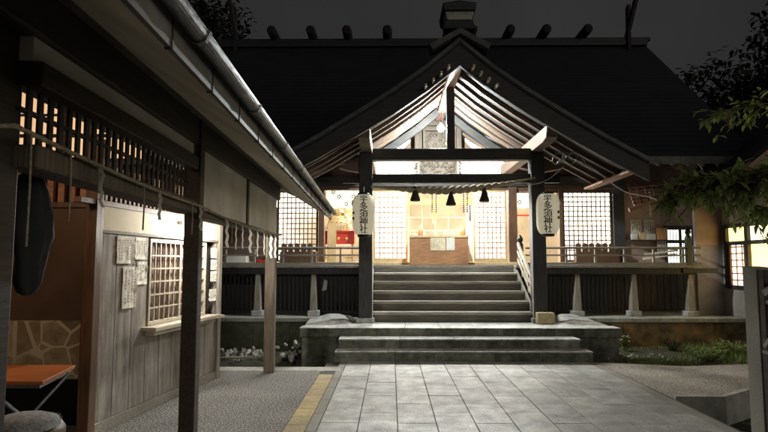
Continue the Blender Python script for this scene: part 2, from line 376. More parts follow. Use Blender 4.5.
for nm, a in (('step_top', (-.875, 3.105, 8.85, 9.168, .127, .150)), ('step_top', (-.845, 3.025, 9.16, 9.558, .274, .297))):
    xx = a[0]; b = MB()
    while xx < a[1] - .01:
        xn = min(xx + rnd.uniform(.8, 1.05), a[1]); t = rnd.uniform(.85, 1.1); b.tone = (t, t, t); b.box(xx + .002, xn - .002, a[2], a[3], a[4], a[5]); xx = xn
    b.build(nm, M_stone, pl, .005)  # paler caps carry the lamplight on the steps in their colour
fl = MB()
for i in range(9):
    for j in range(4):
        t = rnd.uniform(.9, 1.15); fl.tone = (t, t, t * .97)
        xa = -1.53 + i * 5.35 / 9; ya = 9.903 + j * .42
        fl.box(xa + .003, xa + 5.35 / 9 - .003, ya, ya + .416, .274, .413)
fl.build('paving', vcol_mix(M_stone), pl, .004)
# low wedge shaped stones at both corners
for sx, xc in ((-1, -1.12), (1, 3.4)):
    lb = 'low sloping grey stone slab lying on the platform beside the ' + ('bellless left end' if 0 else ('booth side porch post' if sx < 0 else 'porch post with the pale stone block'))
    o = MB().add([(xc - .42, 10.2, .414), (xc + .42, 10.2, .414), (xc + .48, 11.2, .414), (xc - .48, 11.2, .414), (xc - .05 * sx, 10.5, .46), (xc - .1, 11.1, .53), (xc + .1, 11.1, .53)],
                 [(0, 1, 4), (1, 2, 6, 4), (2, 3, 5, 6), (3, 0, 4, 5), (4, 6, 5), (3, 2, 1, 0)]).build('stone_slab', M_stone, None, .006)
    tag(o, lb, 'stone slab')
for x0, x1, lb, nm in ((-6.5, -1.56, 'long mossy stone plinth under the veranda beside the booth', M_mossy), (3.86, 8.2, 'rust stained stone plinth under the veranda behind the garden bed', M_redstone)):
    t = thing('stone_plinth', ((x0 + x1) / 2, 12.5, -.3), lb, 'plinth')
    blocks(x0, x1, 11.8, 11.98, -.3, .30, [.9, .75, 1.1], vcol_mix(nm) if not nm.node_tree.nodes.get('done') else nm, t, 'face')
    blocks(x0 - .02, x1 + .02, 11.72, 14.0, .303, .385, [1.4, 1.2, 1.6], M_stone if x0 > 0 else M_conc, t, 'coping')
tag(box(-1.5, 3.8, 11.56, 16, -.3, .38).build('foundation', M_mossy), 'dark stone foundation block under the hall behind the stairs', 'foundation')

# ================================================================== SHRINE HALL
hall = thing('shrine_hall', (CX, 13.6, .38), 'dark timber shrine hall with gabled porch, steep roof and lit lattice doors', 'shrine')
FY = 13.6
# ---- main roof (opening where the porch roof runs in)
EY, EH, RY, RH = 11.6, 3.72, 16.5, 8.0
sl = (RH - EH) / (RY - EY)
def mr(x, y, dz=0): return (x, y, EH + sl * (y - EY) + dz)
XL, XR = -5.6, 7.61
mb = MB()
tipY = EY + (5.1 - EH) / sl; hx = 2.1
for dz in (0,):
    top = [mr(XL, EY), mr(CX - hx, EY), mr(CX, tipY), mr(CX + hx, EY), mr(XR, EY), mr(XR, RY), mr(CX, RY), mr(XL, RY)]
    bot = [(a, b, c - .16) for a, b, c in top]
    vs = top + bot
    fs = [(0, 1, 2, 6, 7), (2, 3, 4, 5, 6), (15, 14, 10, 9, 8), (14, 13, 12, 11, 10)]
    n = 8
    for i in range(8): fs.append((i, (i + 1) % 8, (i + 1) % 8 + 8, i + 8))
    mb.add(vs, fs)
back = [(XL, RY, RH), (XR, RY, RH), (XR, 2 * RY - EY, EH), (XL, 2 * RY - EY, EH)]
mb.add(back + [(a, b, c - .16) for a, b, c in back], [(0, 1, 2, 3), (7, 6, 5, 4), (0, 3, 7, 4), (1, 5, 6, 2), (3, 2, 6, 7)])
roof = mb.build('roof', M_roof, hall, 0, recalc=True)
# scalloped eave strip at the right
sc = MB(); x = CX + hx + .9
while x < XR - .02:
    sc.prism([(x, EH - .17), (x + .12, EH - .17), (x + .30, EH - .17), (x + .30, EH - .02), (x, EH - .02)], 'y', EY - .035, EY - .004)
    sc.prism([(x + .10, EH - .171), (x + .2, EH - .171), (x + .15, EH - .225)], 'y', EY - .033, EY - .006)
    x += .304
sc.build('eave_trim', M_roofedge, hall)
sc = box(XL, CX - hx, EY - .03, EY - .004, EH - .17, EH - .02); sc.build('eave_trim', M_roofedge, hall)
# main rafters under the eave
rf = MB(); x = XL + .2
while x < XR:
    if abs(x - CX) > hx + .05:
        a = mr(x, EY + .05, -.215); b = mr(x, 13.55, -.215); rf.bar(a, b, .06, .09)
    x += .33
rf.build('rafter', W_board, hall)
box(XL, XR, RY - .16, RY + .16, RH - .05, RH + .12).build('ridge_beam', M_roof, hall, .01)
box(XL - .15, XR + .12, RY - .09, RY + .09, RH + .12, RH + .22).build('ridge_cap', M_roof, hall, .01)
for x in (-3.5, -2.35, -1.29, -.1, 2.4, 3.5, 4.55, 5.75):
    MB().tube([(x, RY - .55, RH + .3), (x, RY - .5, RH + .32), (x, RY + .5, RH + .32), (x, RY + .55, RH + .3)], [.1, .14, .14, .1], 10).build('ridge_log', W_board, hall)
for x in (-4.62, 7.0):
    for s in (-1, 1):
        dx = .14 if x > 0 else -.1
        MB().bar((x, RY - s * .25, RH - .3), (x + dx * 1.9, RY + s * .30, RH + 1.35), .17, .1, (1, 0, 0)).build('ridge_finial', W_board, hall, .006)
for x in (XL + .03, XR - .1):          # gable boards along the verge
    g = MB()
    for s in (1, -1):
        p0 = Vector((x, RY, RH - .28)); p1 = Vector((x, RY - s * (RY - EY), EH - .28)); g.bar(p0, p1, .07, .22)
    g.build('bargeboard', W_board, hall)

# ---- porch roof (curved gable)
prof = [(0, 5.22), (.55, 4.76), (1.1, 4.37), (1.7, 3.99), (2.35, 3.59), (3.05, 3.20)]
def ph(o):
    o = abs(o)
    for (a, ha), (b, hb) in zip(prof, prof[1:]):
        if o <= b: return ha + (hb - ha) * (o - a) / (b - a)
    return prof[-1][1]
PF = 9.1
pr = MB()
for s in (-1, 1):
    for i, ((a, ha), (b, hb)) in enumerate(zip(prof, prof[1:])):
        ye = 13.5 if b <= 1.75 else 11.55
        x0, x1 = CX + s * a, CX + s * b
        pr.hexa([(x0, PF, ha - .09), (x1, PF, hb - .09), (x1, ye, hb - .09), (x0, ye, ha - .09), (x0, PF, ha), (x1, PF, hb), (x1, ye, hb), (x0, ye, ha)])
pr.build('porch_roof', M_roof, hall)
# pale copper edge strip on the front of the roof
ed = MB()
for s in (-1, 1):
    for (a, ha), (b, hb) in zip(prof, prof[1:]):
        x0, x1 = CX + s * a, CX + s * b
        ed.hexa([(x0, PF - .02, ha - .06), (x1, PF - .02, hb - .06), (x1, PF - .002, hb - .06), (x0, PF - .002, ha - .06), (x0, PF - .02, ha + .015), (x1, PF - .02, hb + .015), (x1, PF - .002, hb + .015), (x0, PF - .002, ha + .015)])
ed.build('roof_edging', M_roofedge, hall)
bd = MB()
for s in (-1, 1):                             # boarded underside
    for (a, ha), (b, hb) in zip(prof, prof[1:]):
        ye = 13.48 if b <= 1.75 else 11.5
        x0, x1 = CX + s * a, CX + s * b
        bd.hexa([(x0, PF + .1, ha - .115), (x1, PF + .1, hb - .115), (x1, ye, hb - .115), (x0, ye, ha - .115), (x0, PF + .1, ha - .093), (x1, PF + .1, hb - .093), (x1, ye, hb - .093), (x0, ye, ha - .093)])
bd.build('roof_board', W_board, hall)
for s in (-1, 1):                             # bargeboards
    g = MB()
    for (a, ha), (b, hb) in zip(prof, prof[1:]):
        wa, wb = .36 - .03 * a, .36 - .03 * b
        x0, x1 = CX + s * a, CX + s * b
        g.hexa([(x0, PF + .02, ha - .095 - wa), (x1, PF + .02, hb - .095 - wb), (x1, PF + .09, hb - .095 - wb), (x0, PF + .09, ha - .095 - wa), (x0, PF + .02, ha - .095), (x1, PF + .02, hb - .095), (x1, PF + .09, hb - .095), (x0, PF + .09, ha - .095)])
    g.build('bargeboard', W_darkx, hall)
    for k in range(4):                        # short pegs beside the apex
        o = .20 + k * .125
        x = CX + s * o; z = ph(o) - .36
        MB().bar((x, PF - .22, z - .02), (x, PF + .02, z), .034, .048).build('gable_peg', M_cream, hall, .006)  # cream colour stands in for light on the peg ends
k = 0
y = PF + .22
while y < 13.45:                              # chevron rafters
    for s in (-1, 1):
        r = MB()
        pts = prof if y < 11.4 else prof[:4]
        for (a, ha), (b, hb) in zip(pts, pts[1:]):
            a2 = max(a, .07)
            r.bar((CX + s * a2, y, ph(a2) - .15), (CX + s * b, y, hb - .15), .042, .06, (0, 0, 1))
        r.build('rafter', W_rafter, hall)
    y += .40; k += 1
for s in (-1, 1):                             # dark principal rafters
    r = MB()
    for (a, ha), (b, hb) in zip(prof[:4], prof[1:4]): r.bar((CX + s * max(a, .08), 12.45, ph(max(a, .08)) - .27), (CX + s * b, 12.45, hb - .27), .12, .15)
    r.build('principal_rafter', W_darkx, hall)
for s in (-1, 1):                             # eave boards at the low edges
    x = CX + s * 2.99
    box(x - .03, x + .03, PF + .1, 11.5, 3.05, 3.15).build('eave_board', W_ridge, hall, .004)
    box(x - .09 - (.1 if s > 0 else -.1), x + .09 - (.1 if s > 0 else -.1), PF + .1, 11.5, 3.005, 3.045).build('eave_board', W_ridge, hall, .004)
box(CX - .09, CX + .09, PF + .1, 13.5, 4.86, 5.06).build('ridge_purlin', W_ridge, hall, .006)
for s in (-1, 1):                             # purlins on the porch posts
    x = CX + s * 1.6
    MB().prism([(9.50, 3.64), (9.72, 3.60), (13.5, 3.60), (13.5, 3.84), (9.42, 3.84)], 'x', x - .1, x + .1).build('purlin', W_rafter, hall, .008)
    MB().prism([(CX + s * 1.62, 3.445), (CX + s * 1.98, 3.40), (CX + s * 2.12, 3.30), (CX + s * 1.98, 3.26), (CX + s * 1.62, 3.20)], 'y', 10.55, 10.72).build('bracket', W_rafter, hall, .006)
# ornament on the porch ridge
on = MB()
for s in (-1, 1):
    on.hexa([(CX, 9.0, 5.27), (CX + s * .46, 9.0, 5.0), (CX + s * .46, 9.35, 5.0), (CX, 9.35, 5.27), (CX, 9.0, 5.37), (CX + s * .50, 9.0, 5.09), (CX + s * .50, 9.35, 5.09), (CX, 9.35, 5.37)])
on.build('ridge_ornament', M_roofedge, hall, .006)
box(CX - .14, CX + .14, 9.35, 12.7, 5.2, 5.33).build('ridge_cap', M_roof, hall, .01)
ob = MB(); ob.hexa([(CX - .20, 9.05, 5.52), (CX + .20, 9.05, 5.52), (CX + .20, 9.7, 5.52), (CX - .20, 9.7, 5.52), (CX - .24, 9.05, 5.66), (CX + .24, 9.05, 5.66), (CX + .24, 9.7, 5.66), (CX - .24, 9.7, 5.66)])
ob.build('ridge_box', M_conc, hall, .006)
ob = MB(); ob.prism([(CX - .26, 5.662), (CX + .26, 5.662), (CX + .28, 5.79), (CX, 5.83), (CX - .28, 5.79)], 'y', 9.0, 9.75)
ob.build('ridge_box_lid', M_roof, hall, .006)
MB().prism([(CX - .26, 5.372), (CX + .26, 5.372), (CX + .22, 5.518), (CX - .22, 5.518)], 'y', 9.06, 9.7).build('ridge_box_foot', M_roof, hall, .004)

# ---- porch frame
for s in (-1, 1):
    x = CX + s * 1.615
    p = box(x - .125, x + .125, 10.52, 10.77, .415, 3.60).build('porch_post', W_dark, hall, .012)
    box(x - .17, x + .17, 10.47, 10.82, .414, .50).build('post_base', M_stone, p, .008)
for s in (1,):
    pass
box(CX - 1.49, CX + 1.49, 10.55, 10.74, 3.47 - .02, 3.67).build('porch_beam', W_darkx, hall, .01)
box(CX - .075, CX + .075, 10.58, 10.71, 3.672, 4.86).build('king_post', W_dark, hall, .008)
tag(box(CX + 1.49, CX + 1.80, 10.28, 10.46, .415, .62).build('stone_block', mat('buff_stone', (.5, .42, .24), None, 20, .8, .3), None, .02), 'buff block at the foot of the porch post next to the pale stair rail', 'block')

# ---- facade
def hbar(x0, x1, z0, z1, y0=FY - .07, y1=FY + .07): return box(x0, x1, y0, y1, z0, z1)
for x0, x1, z1 in ((-6.4, -2.78, 3.35), (-1.74, -1.60, 3.34), (-.62, -.44, 3.34), (2.82, 3.02, 3.34), (4.02, 4.11, 3.34), (5.31, 5.58, 3.95)):
    if x0 == -6.4: continue
    box(x0, x1, FY - .1, FY + .1, 1.48, z1).build('pillar', W_brown if 2.5 < x0 < 4.05 or x0 == -1.74 else W_dark, hall, .008)
hbar(-6.2, 5.6, 3.345, 3.60, FY - .13, FY + .1).build('lintel', W_darkx, hall, .01)
hbar(-6.2, 5.6, 3.27, 3.342, FY - .06, FY + .08).build('door_head', W_brown, hall, .006)
hbar(-6.2, 5.6, 1.47, 1.535, FY - .12, FY + .12).build('door_sill', W_gold, hall, .006)
# white wall over the lintel, follows the porch roof
tz = [(CX - 1.65, 3.6), (CX + 1.65, 3.6), (CX + 1.65, ph(1.65) - .13), (CX + 1.1, ph(1.1) - .13), (CX + .55, ph(.55) - .13), (CX, 4.95), (CX - .55, ph(.55) - .13), (CX - 1.1, ph(1.1) - .13), (CX - 1.65, ph(1.65) - .13)]
MB().prism(tz, 'y', FY - .03, FY + .04).build('gable_wall', M_white, hall)
MB().prism([(-.42, 3.62), (2.86, 3.62), (2.42, 4.02), (-.02, 4.02)], 'y', FY - .05, FY - .035).build('glow_panel', emis('gable_wall_glow', (1, .97, .90), .75), hall)  # glowing sheet added over the plaster to brighten the wall
MB().prism([(CX - 1.05, 4.05), (CX + 1.05, 4.05), (CX + .55, ph(.55) - .2), (CX, 4.95), (CX - .55, ph(.55) - .2)], 'y', FY - .06, FY - .035).build('gable_board', W_rafter, hall)
box(CX - 2.05, CX + 2.05, 10.59, 10.70, 3.02, 3.19).build('tie_beam', W_darkx, hall, .008)
for a, b in ((-6.2, CX - 1.7), (CX + 1.7, 8.3)):
    box(a, b, FY - .03, FY + .04, 3.6 if b < 6 else 3.2, 5.2).build('upper_wall', M_redwall, hall)
box(-6.3, -2.8, FY - .04, FY + .04, 1.0, 3.3).build('upper_wall', M_redwall, hall)
def lattice(x0, x1, z0, z1, nx, nz, wood, fw=.045, y=FY, name='lattice_door', panelz=None, bar=.021):
    fr = MB().box(x0, x0 + fw, y - .025, y + .025, z0, z1).box(x1 - fw, x1, y - .025, y + .025, z0, z1)
    fr.box(x0 + fw, x1 - fw, y - .024, y + .024, z1 - fw, z1).box(x0 + fw, x1 - fw, y - .024, y + .024, z0, z0 + (panelz or fw))
    o = fr.build(name, wood, hall, .003)
    zb = z0 + (panelz or fw)
    gr = MB()
    for i in range(1, nx):
        x = x0 + fw + (x1 - x0 - 2 * fw) * i / nx; gr.box(x - bar / 2, x + bar / 2, y - .02, y + .004, zb, z1 - fw)
    for j in range(1, nz):
        z = zb + (z1 - fw - zb) * j / nz; gr.box(x0 + fw, x1 - fw, y - .012, y + .012, z - bar / 2, z + bar / 2)
    gr.build('grille', W_box if wood is W_gold else W_brown, o)
    MB().box(x0 + fw, x1 - fw, y + .013, y + .017, zb, z1 - fw).build('pane', M_glass, o)
    return o
lattice(-.42, .40, 1.54, 3.26, 7, 13, W_gold, panelz=.09)
lattice(1.98, 2.78, 1.54, 3.26, 7, 13, W_gold, panelz=.09)
lattice(4.12, 5.30, 1.54, 3.26, 10, 14, W_brown, name='lattice_window')
lattice(-2.75, -1.76, 1.54, 3.26, 9, 13, W_brown, name='lattice_window')
box(1.80, 1.955, FY - .06, FY - .03, 1.54, 2.9).build('door_edge', M_white, hall)
# ---- hall interior
box(-3.2, 6.0, FY + .13, 18.5, 1.40, 1.50).build('hall_floor', M_tatami, hall)
box(-3.2, 6.0, 18.5, 18.6, 1.4, 4.4).build('inner_wall', M_hall, hall)
box(-3.3, -3.2, FY + .1, 18.6, 1.4, 4.4).build('inner_wall', M_hall, hall)
box(6.0, 6.1, FY + .1, 18.6, 1.4, 4.4).build('inner_wall', M_hall, hall)
box(-3.3, 6.1, FY + .1, 18.6, 4.35, 4.42).build('inner_ceiling', M_hall, hall)
for x in (-.4, 2.8): box(x - .7, x + .7, 16.45, 16.75, 4.2, 4.30).build('ceiling_lamp', E_ceil, hall)
# inner rail frames seen through the open doors
ir = MB()
for x in (.55, .95, 1.35, 1.75, -.1, 2.4): ir.box(x - .012, x + .012, 17.2, 17.23, 1.5, 3.6)
for z in (2.5, 2.9, 3.35): ir.box(-.6, 2.9, 17.19, 17.22, z - .012, z + .012)
ir.build('inner_screen', W_gold, hall)
box(-.62, 2.9, 15.9, 15.96, 3.18, 3.32).build('inner_beam', W_gold, hall)
box(-.7, 3.0, 17.9, 17.95, 1.5, 3.8).build('inner_curtain', M_curtain, hall)
for x in (.1, 2.35): MB().lathe((x, 16.2, 1.5), [(.07, 0), (.06, .9), (.12, 1.0), (.14, 1.25), (.05, 1.35)], 12).build('inner_lamp_stand', W_gold, hall)
box(.5, 1.95, 15.6, 16.1, 2.05, 2.10).build('inner_table', W_box, hall)
for x in (.55, 1.88): box(x, x + .04, 15.65, 16.05, 1.5, 2.049).build('inner_table_leg', W_box, hall)
for i_, x in enumerate((.66, .9, 1.25, 1.5, 1.74)): MB().lathe((x, 15.8, 2.10), [(.04, 0), (.055, .1), (.03, .16), (.035, .22 + .05 * (i_ % 2)), (.01, .24 + .05 * (i_ % 2))], 10).build('altar_vessel', (M_goldm, M_white, W_box)[i_ % 3], hall)

# ---- veranda
VY = 12.1
for x0, x1 in ((-6.3, CX - 1.52), (CX + 1.52, 6.5)):
    v = MB(); x = x0
    while x < x1 - .01:
        xn = min(x + rnd.uniform(.16, .2), x1)
        v.box(x + .002, xn - .002, VY + rnd.uniform(-.01, .01), FY - .14, 1.41, 1.465); x = xn
    v.build('veranda_floor', W_grey, hall)
    box(x0, x1, VY + .06, VY + .2, 1.27, 1.405).build('veranda_beam', W_dark, hall, .008)
    # under-floor slat screen
    g = MB(); x = x0
    while x < min(x1, 5.3):
        g.box(x, x + .045, 12.75, 12.79, .45, 1.2); x += .095
    g.box(x0, min(x1, 5.3), 12.74, 12.80, .385, .45).box(x0, min(x1, 5.3), 12.74, 12.80, 1.2, 1.27)
    g.build('underfloor_screen', W_dark, hall)
v = MB(); x = CX - 1.515
while x < CX + 1.515 - .01:
    xn = min(x + .18, CX + 1.515); v.box(x + .002, xn - .002, 12.34, FY - .14, 1.41, 1.465); x = xn
v.build('veranda_floor', W_grey, hall)
for x in (-4.1, -2.86, -1.66, 3.97, 5.17, 6.37):
    p = MB(); y0, y1 = VY + .03, VY + .21
    p.hexa([(x - .072, y0, .50), (x + .072, y0, .50), (x + .072, y1, .50), (x - .072, y1, .50), (x - .048, y0 + .02, 1.265), (x + .048, y0 + .02, 1.265), (x + .048, y1 - .02, 1.265), (x - .048, y1 - .02, 1.265)])
    o = p.build('veranda_post', W_greyv, hall, .006)
    box(x - .12, x + .12, VY, VY + .25, .386, .499).build('footing', M_stone, o, .012)
# railing: left and right run
def rail_run(x0, x1, corner=None):
    r = MB()
    r.tube([(x0, VY + .1, 1.835), (x1, VY + .1, 1.835)], .026, 10)
    r.box(x0, x1, VY + .075, VY + .125, 1.66, 1.695); r.box(x0, x1, VY + .06, VY + .14, 1.467, 1.52)
    o = r.build('railing', W_grey, hall)
    x = x0 + .25
    while x < x1:
        b = MB(); b.box(x - .022, x + .022, VY + .08, VY + .12, 1.52, 1.66); b.box(x - .018, x + .018, VY + .082, VY + .118, 1.695, 1.815); x += .62
        b.build('baluster', W_grey, o)
rail_run(-6.3, CX - 1.75); rail_run(CX + 1.75, 6.62)
r = MB(); r.tube([(6.37, VY + .1, 1.835), (6.37, FY, 1.835)], .026, 8); r.box(6.345, 6.395, VY + .1, FY, 1.66, 1.695)
r.build('railing', W_grey, hall)
def giboshi(x, y, z0, m, parent, h=.75):
    b = MB().box(x - .055, x + .055, y - .055, y + .055, z0, z0 + h)
    o = b.build('newel', m, parent, .006)
    z = z0 + h
    MB().lathe((x, y, z), [(.06, 0), (.065, .03), (.04, .05), (.04, .07), (.06, .1), (.062, .14), (.045, .18), (.015, .215), (.004, .23)], 14).build('newel_cap', M_black, o)
giboshi(6.37, VY + .1, 1.3, M_black, hall)
giboshi(2.78, 12.2, 1.47, W_dark, hall, .42); giboshi(-.5, 12.2, 1.47, W_dark, hall, .42)
# side table of railings end boards
box(6.2, 6.95, VY + .02, VY + .18, 1.30, 1.40).build('veranda_bracket', W_dark, hall, .006)

# ---- wooden stairs
rz = .178; ty = .335
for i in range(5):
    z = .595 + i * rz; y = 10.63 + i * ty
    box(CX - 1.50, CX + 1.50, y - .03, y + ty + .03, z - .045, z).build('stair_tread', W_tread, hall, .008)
    box(CX - 1.50, CX + 1.50, y - .036, y - .012, z + .001, z + .007).build('nosing', W_sill, hall) if i < 4 else None  # added pale strip draws the lit front edge of the tread
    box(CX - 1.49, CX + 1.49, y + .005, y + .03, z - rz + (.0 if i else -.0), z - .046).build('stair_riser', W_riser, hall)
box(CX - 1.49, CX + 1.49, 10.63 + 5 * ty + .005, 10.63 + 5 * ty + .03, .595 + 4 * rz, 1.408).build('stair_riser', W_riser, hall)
for s in (-1, 1):
    MB().tube([(CX + s * 1.492, 10.57, .43), (CX + s * 1.492, 10.57, 1.50)], .013, 8).build('rail_pole', M_white, hall)
for s in (-1, 1):
    x = CX + s * 1.53
    MB().prism([(10.60, .415), (12.35, .415), (12.35, 1.40), (12.2, 1.40), (10.60, .56)], 'x', x - .025, x + .025).build('stair_string', W_grey, hall, .004)
    g = MB()
    for dz in (.12, .29, .46):
        g.bar((x + s * .06, 10.78, .60 + dz), (x + s * .06, 12.2, 1.47 + dz), .045, .05 if dz < .4 else .06)
    for yy, zz in ((11.3, .92), (11.8, 1.22)): g.box(x + s * .06 - .02, x + s * .06 + .02, yy - .02, yy + .02, zz, zz + .45)
    g.build('stair_rail', W_sill, hall, .004)

# ================================================================== RIGHT ANNEX
an = thing('shrine_office', (7.0, 13.0, .3), 'pink plastered annex with lit windows beyond the end of the veranda', 'building')
box(5.6, 8.3, FY - .02, FY + .05, 1.3, 3.2).build('wall', M_pink, an)
box(5.4, 7.4, FY - .02, FY + .05, .38, 1.29).build('base_wall', W_box, an)
bb = MB(); x = 5.35
while x < 6.95: bb.box(x, x + .15, FY - .06, FY - .022, .40, 1.26); x += .158
bb.build('board_wall', W_post, an, .004)
# window behind the railing
wf = MB().box(6.52, 7.22, FY - .07, FY - .03, 2.30, 2.40).box(6.52, 7.22, FY - .07, FY - .03, 1.98, 2.06).box(6.52, 7.22, FY - .07, FY - .03, 1.42, 1.50)
for x in (6.52, 6.86, 7.16): wf.box(x, x + .06, FY - .075, FY - .03, 1.50, 2.30)
w1 = wf.build('window', W_dark, an, .003)
box(6.58, 7.16, FY - .035, FY - .026, 1.5, 1.98).build('pane', E_winw, w1); box(6.58, 7.16, FY - .035, FY - .026, 2.06, 2.30).build('pane', E_winw, w1)
wb = MB()
for x in (6.66, 6.73, 6.8, 6.97, 7.04, 7.11): wb.box(x - .006, x + .006, FY - .05, FY - .037, 1.5, 2.3)
for z in (1.62, 1.74, 1.86): wb.box(6.58, 7.16, FY - .05, FY - .037, z - .004, z + .004)
wb.build('glazing_bar', W_dark, w1)
# lean-to roof grid
g = MB()
g.bar((5.45, 12.95, 2.72), (6.62, 12.95, 3.14), .09, .085); g.build('verge_board', W_ridge, an, .004)
g = MB()
for k in range(5):
    z = 2.92 + k * .095; xa = 5.6 + max(0, (z - 2.80)) * 0; g.bar((5.6, 13.1 + k * .06, z - .03), (6.75, 13.1 + k * .06, z + .10), .03, .03)
for k in range(7): g.bar((5.64 + k * .17, 13.05, 2.80 + k * .06), (5.64 + k * .17, 13.4, 3.38), .03, .03)
g.build('eave_lath', W_ridge, an)
# plaster wing nearer the camera
box(6.72, 7.30, 12.55, 12.65, .38, 3.2).build('wall', M_pinkg, an, .01)
box(6.722, 7.298, 12.535, 12.548, 1.9, 3.15).build('pink_render', M_pink, an)
wl_ = MB()
wl_.box(7.30, 7.42, 9.0, 12.65, .0, 1.0).box(7.30, 7.42, 9.0, 12.65, 2.32, 3.4).box(7.30, 7.42, 12.42, 12.649, 1.0, 2.32)
wl_.build('wall', M_pinkg, an)
wf = MB()
for y in (12.40, 11.66, 10.86, 10.0, 9.1): wf.box(7.26, 7.34, y - .05, y + .05, .98, 2.34)
for z in (1.0, 1.93, 2.30): wf.box(7.265, 7.335, 9.1, 12.4, z - .04, z + .04)
w2 = wf.build('window', W_dark, an, .004)
wp = MB()
for ya, yb in ((12.35, 11.71), (11.61, 10.91)):
    pass
box(7.335, 7.345, 11.71, 12.35, 1.97, 2.26).build('pane', E_winy, w2)
box(7.335, 7.345, 11.71, 12.35, 1.04, 1.89).build('pane', E_winp, w2)
box(7.335, 7.345, 10.05, 11.61, 1.97, 2.26).build('pane', E_winl, w2)
box(7.335, 7.345, 10.05, 11.61, 1.04, 1.89).build('pane', E_winy, w2)
gb = MB()
for z in [1.15 + .14 * i for i in range(6)]: gb.box(7.315, 7.33, 11.71, 12.35, z - .012, z + .012)
for y in (11.9, 12.1): gb.box(7.315, 7.33, y - .01, y + .01, 1.04, 1.9)
gb.box(7.29, 7.33, 11.71, 11.8, 1.0, 1.9).box(7.29, 7.33, 12.27, 12.35, 1.0, 1.9)
gb.build('glazing_bar', W_box, w2)
# little red square characters on yellow pane -> a small sticker
# wing roof seen from below
wr = MB()
p0 = Vector((6.35, 0, 3.02)); p1 = Vector((9.6, 0, 5.6))
wr.hexa([(p0.x, 10.6, p0.z), (p1.x, 10.6, p1.z), (p1.x, 13.0, p1.z), (p0.x, 13.0, p0.z), (p0.x, 10.6, p0.z + .1), (p1.x, 10.6, p1.z + .1), (p1.x, 13.0, p1.z + .1), (p0.x, 13.0, p0.z + .1)])
wr.build('wing_roof', M_roof, an)
g = MB(); g.bar((6.4, 10.56, 3.0), (9.6, 10.56, 5.54), .05, .16); g.build('bargeboard', W_ridge, an)
g = MB()
for k in range(7): g.bar((6.45, 10.8 + k * .3, 2.99), (9.5, 10.8 + k * .3, 5.42), .06, .07)
g.build('rafter', W_ridge, an)
bx = MB().prism([(7.45, 3.4), (9.5, 3.4), (9.5, 5.3), (7.45, 3.7)], 'y', 11.2, 11.26); bx.build('gable_wall', M_pink, an)
box(7.43, 9.5, 9.2, 9.26, -.2, 3.4).build('wall', M_pinkg, an)
# drain pipe and leaning post
o = MB().tube([(6.14, 13.4, 2.6), (6.14, 13.4, 3.2)], .02, 8).build('drain_pipe', M_white, an)

# notices and little shelves on the annex wall behind the railing
def note(x0, x1, z0, z1, y, label, m=M_paper, lines=4, name='notice_paper', vertical=True, cat='notice', ink_m=None):
    t = thing(name, ((x0 + x1) / 2, y, z0), label, cat)
    box(x0, x1, y - .004, y, z0, z1).build('sheet', m, t)
    ink = MB(); rr = random.Random(int(abs(x0 * 977 + z0 * 313)))
    n = lines; wd = (x1 - x0)
    for i in range(n):
        xx = x0 + wd * (i + .7) / (n + .4); z = z1 - (z1 - z0) * .1
        while z > z0 + (z1 - z0) * .14:
            h = rr.uniform(.4, .9) * wd / n * .7
            ink.box(xx - wd / n * .16, xx + wd / n * .16, y - .0055, y - .0042, z - h, z); z -= h + wd / n * .2
            if rr.random() < .12: z -= (z1 - z0) * .15
    if lines: ink.build('writing', ink_m or M_ink, t)
    return t
note(5.74, 5.98, 2.22, 2.54, FY - .03, 'cream notice sheet on the pink annex wall, the one closer to the lattice window', lines=4)
note(6.06, 6.30, 2.22, 2.54, FY - .03, 'cream notice sheet on the pink annex wall, closer to the lit office window', lines=4)
sh = thing('wall_shelf', (6.1, 13.4, 2.0), 'thin dark shelf on the pink annex wall carrying cards', 'shelf')
box(5.60, 6.6, 13.3, 13.56, 2.03, 2.055).build('board', W_dark, sh)
for i, (x0, x1, z1, m, lb) in enumerate(((5.66, 5.80, 2.2, M_paperw, 'small white card standing at the lattice window end of the annex shelf'), (5.84, 5.98, 2.22, W_gold, 'small yellow card on the annex shelf between white cards'),
                            (6.0, 6.22, 2.2, M_paperw, 'wide white card in the middle of the annex shelf'), (6.26, 6.5, 2.33, M_orange, 'tall ochre box at the office window end of the annex shelf'))):
    tag(box(x0, x1, 13.34, 13.42, 2.056, z1).build('shelf_card', m, None, .004), lb, 'card')
note(6.26, 6.47, 1.74, 2.02, 13.38, 'white sheet hanging below the ochre box on the annex shelf', M_paperw, 3)
for k in range(2):
    b = MB().bar((5.75, 12.9 + k * .1, 1.70 - k * .09), (6.5, 12.9 + k * .1, 1.80 - k * .09), .02, .05)
    tag(b.build('white_pole', M_white), 'white pole slanting behind the veranda railing, ' + ('upper' if k == 0 else 'lower') + ' of two', 'pole')

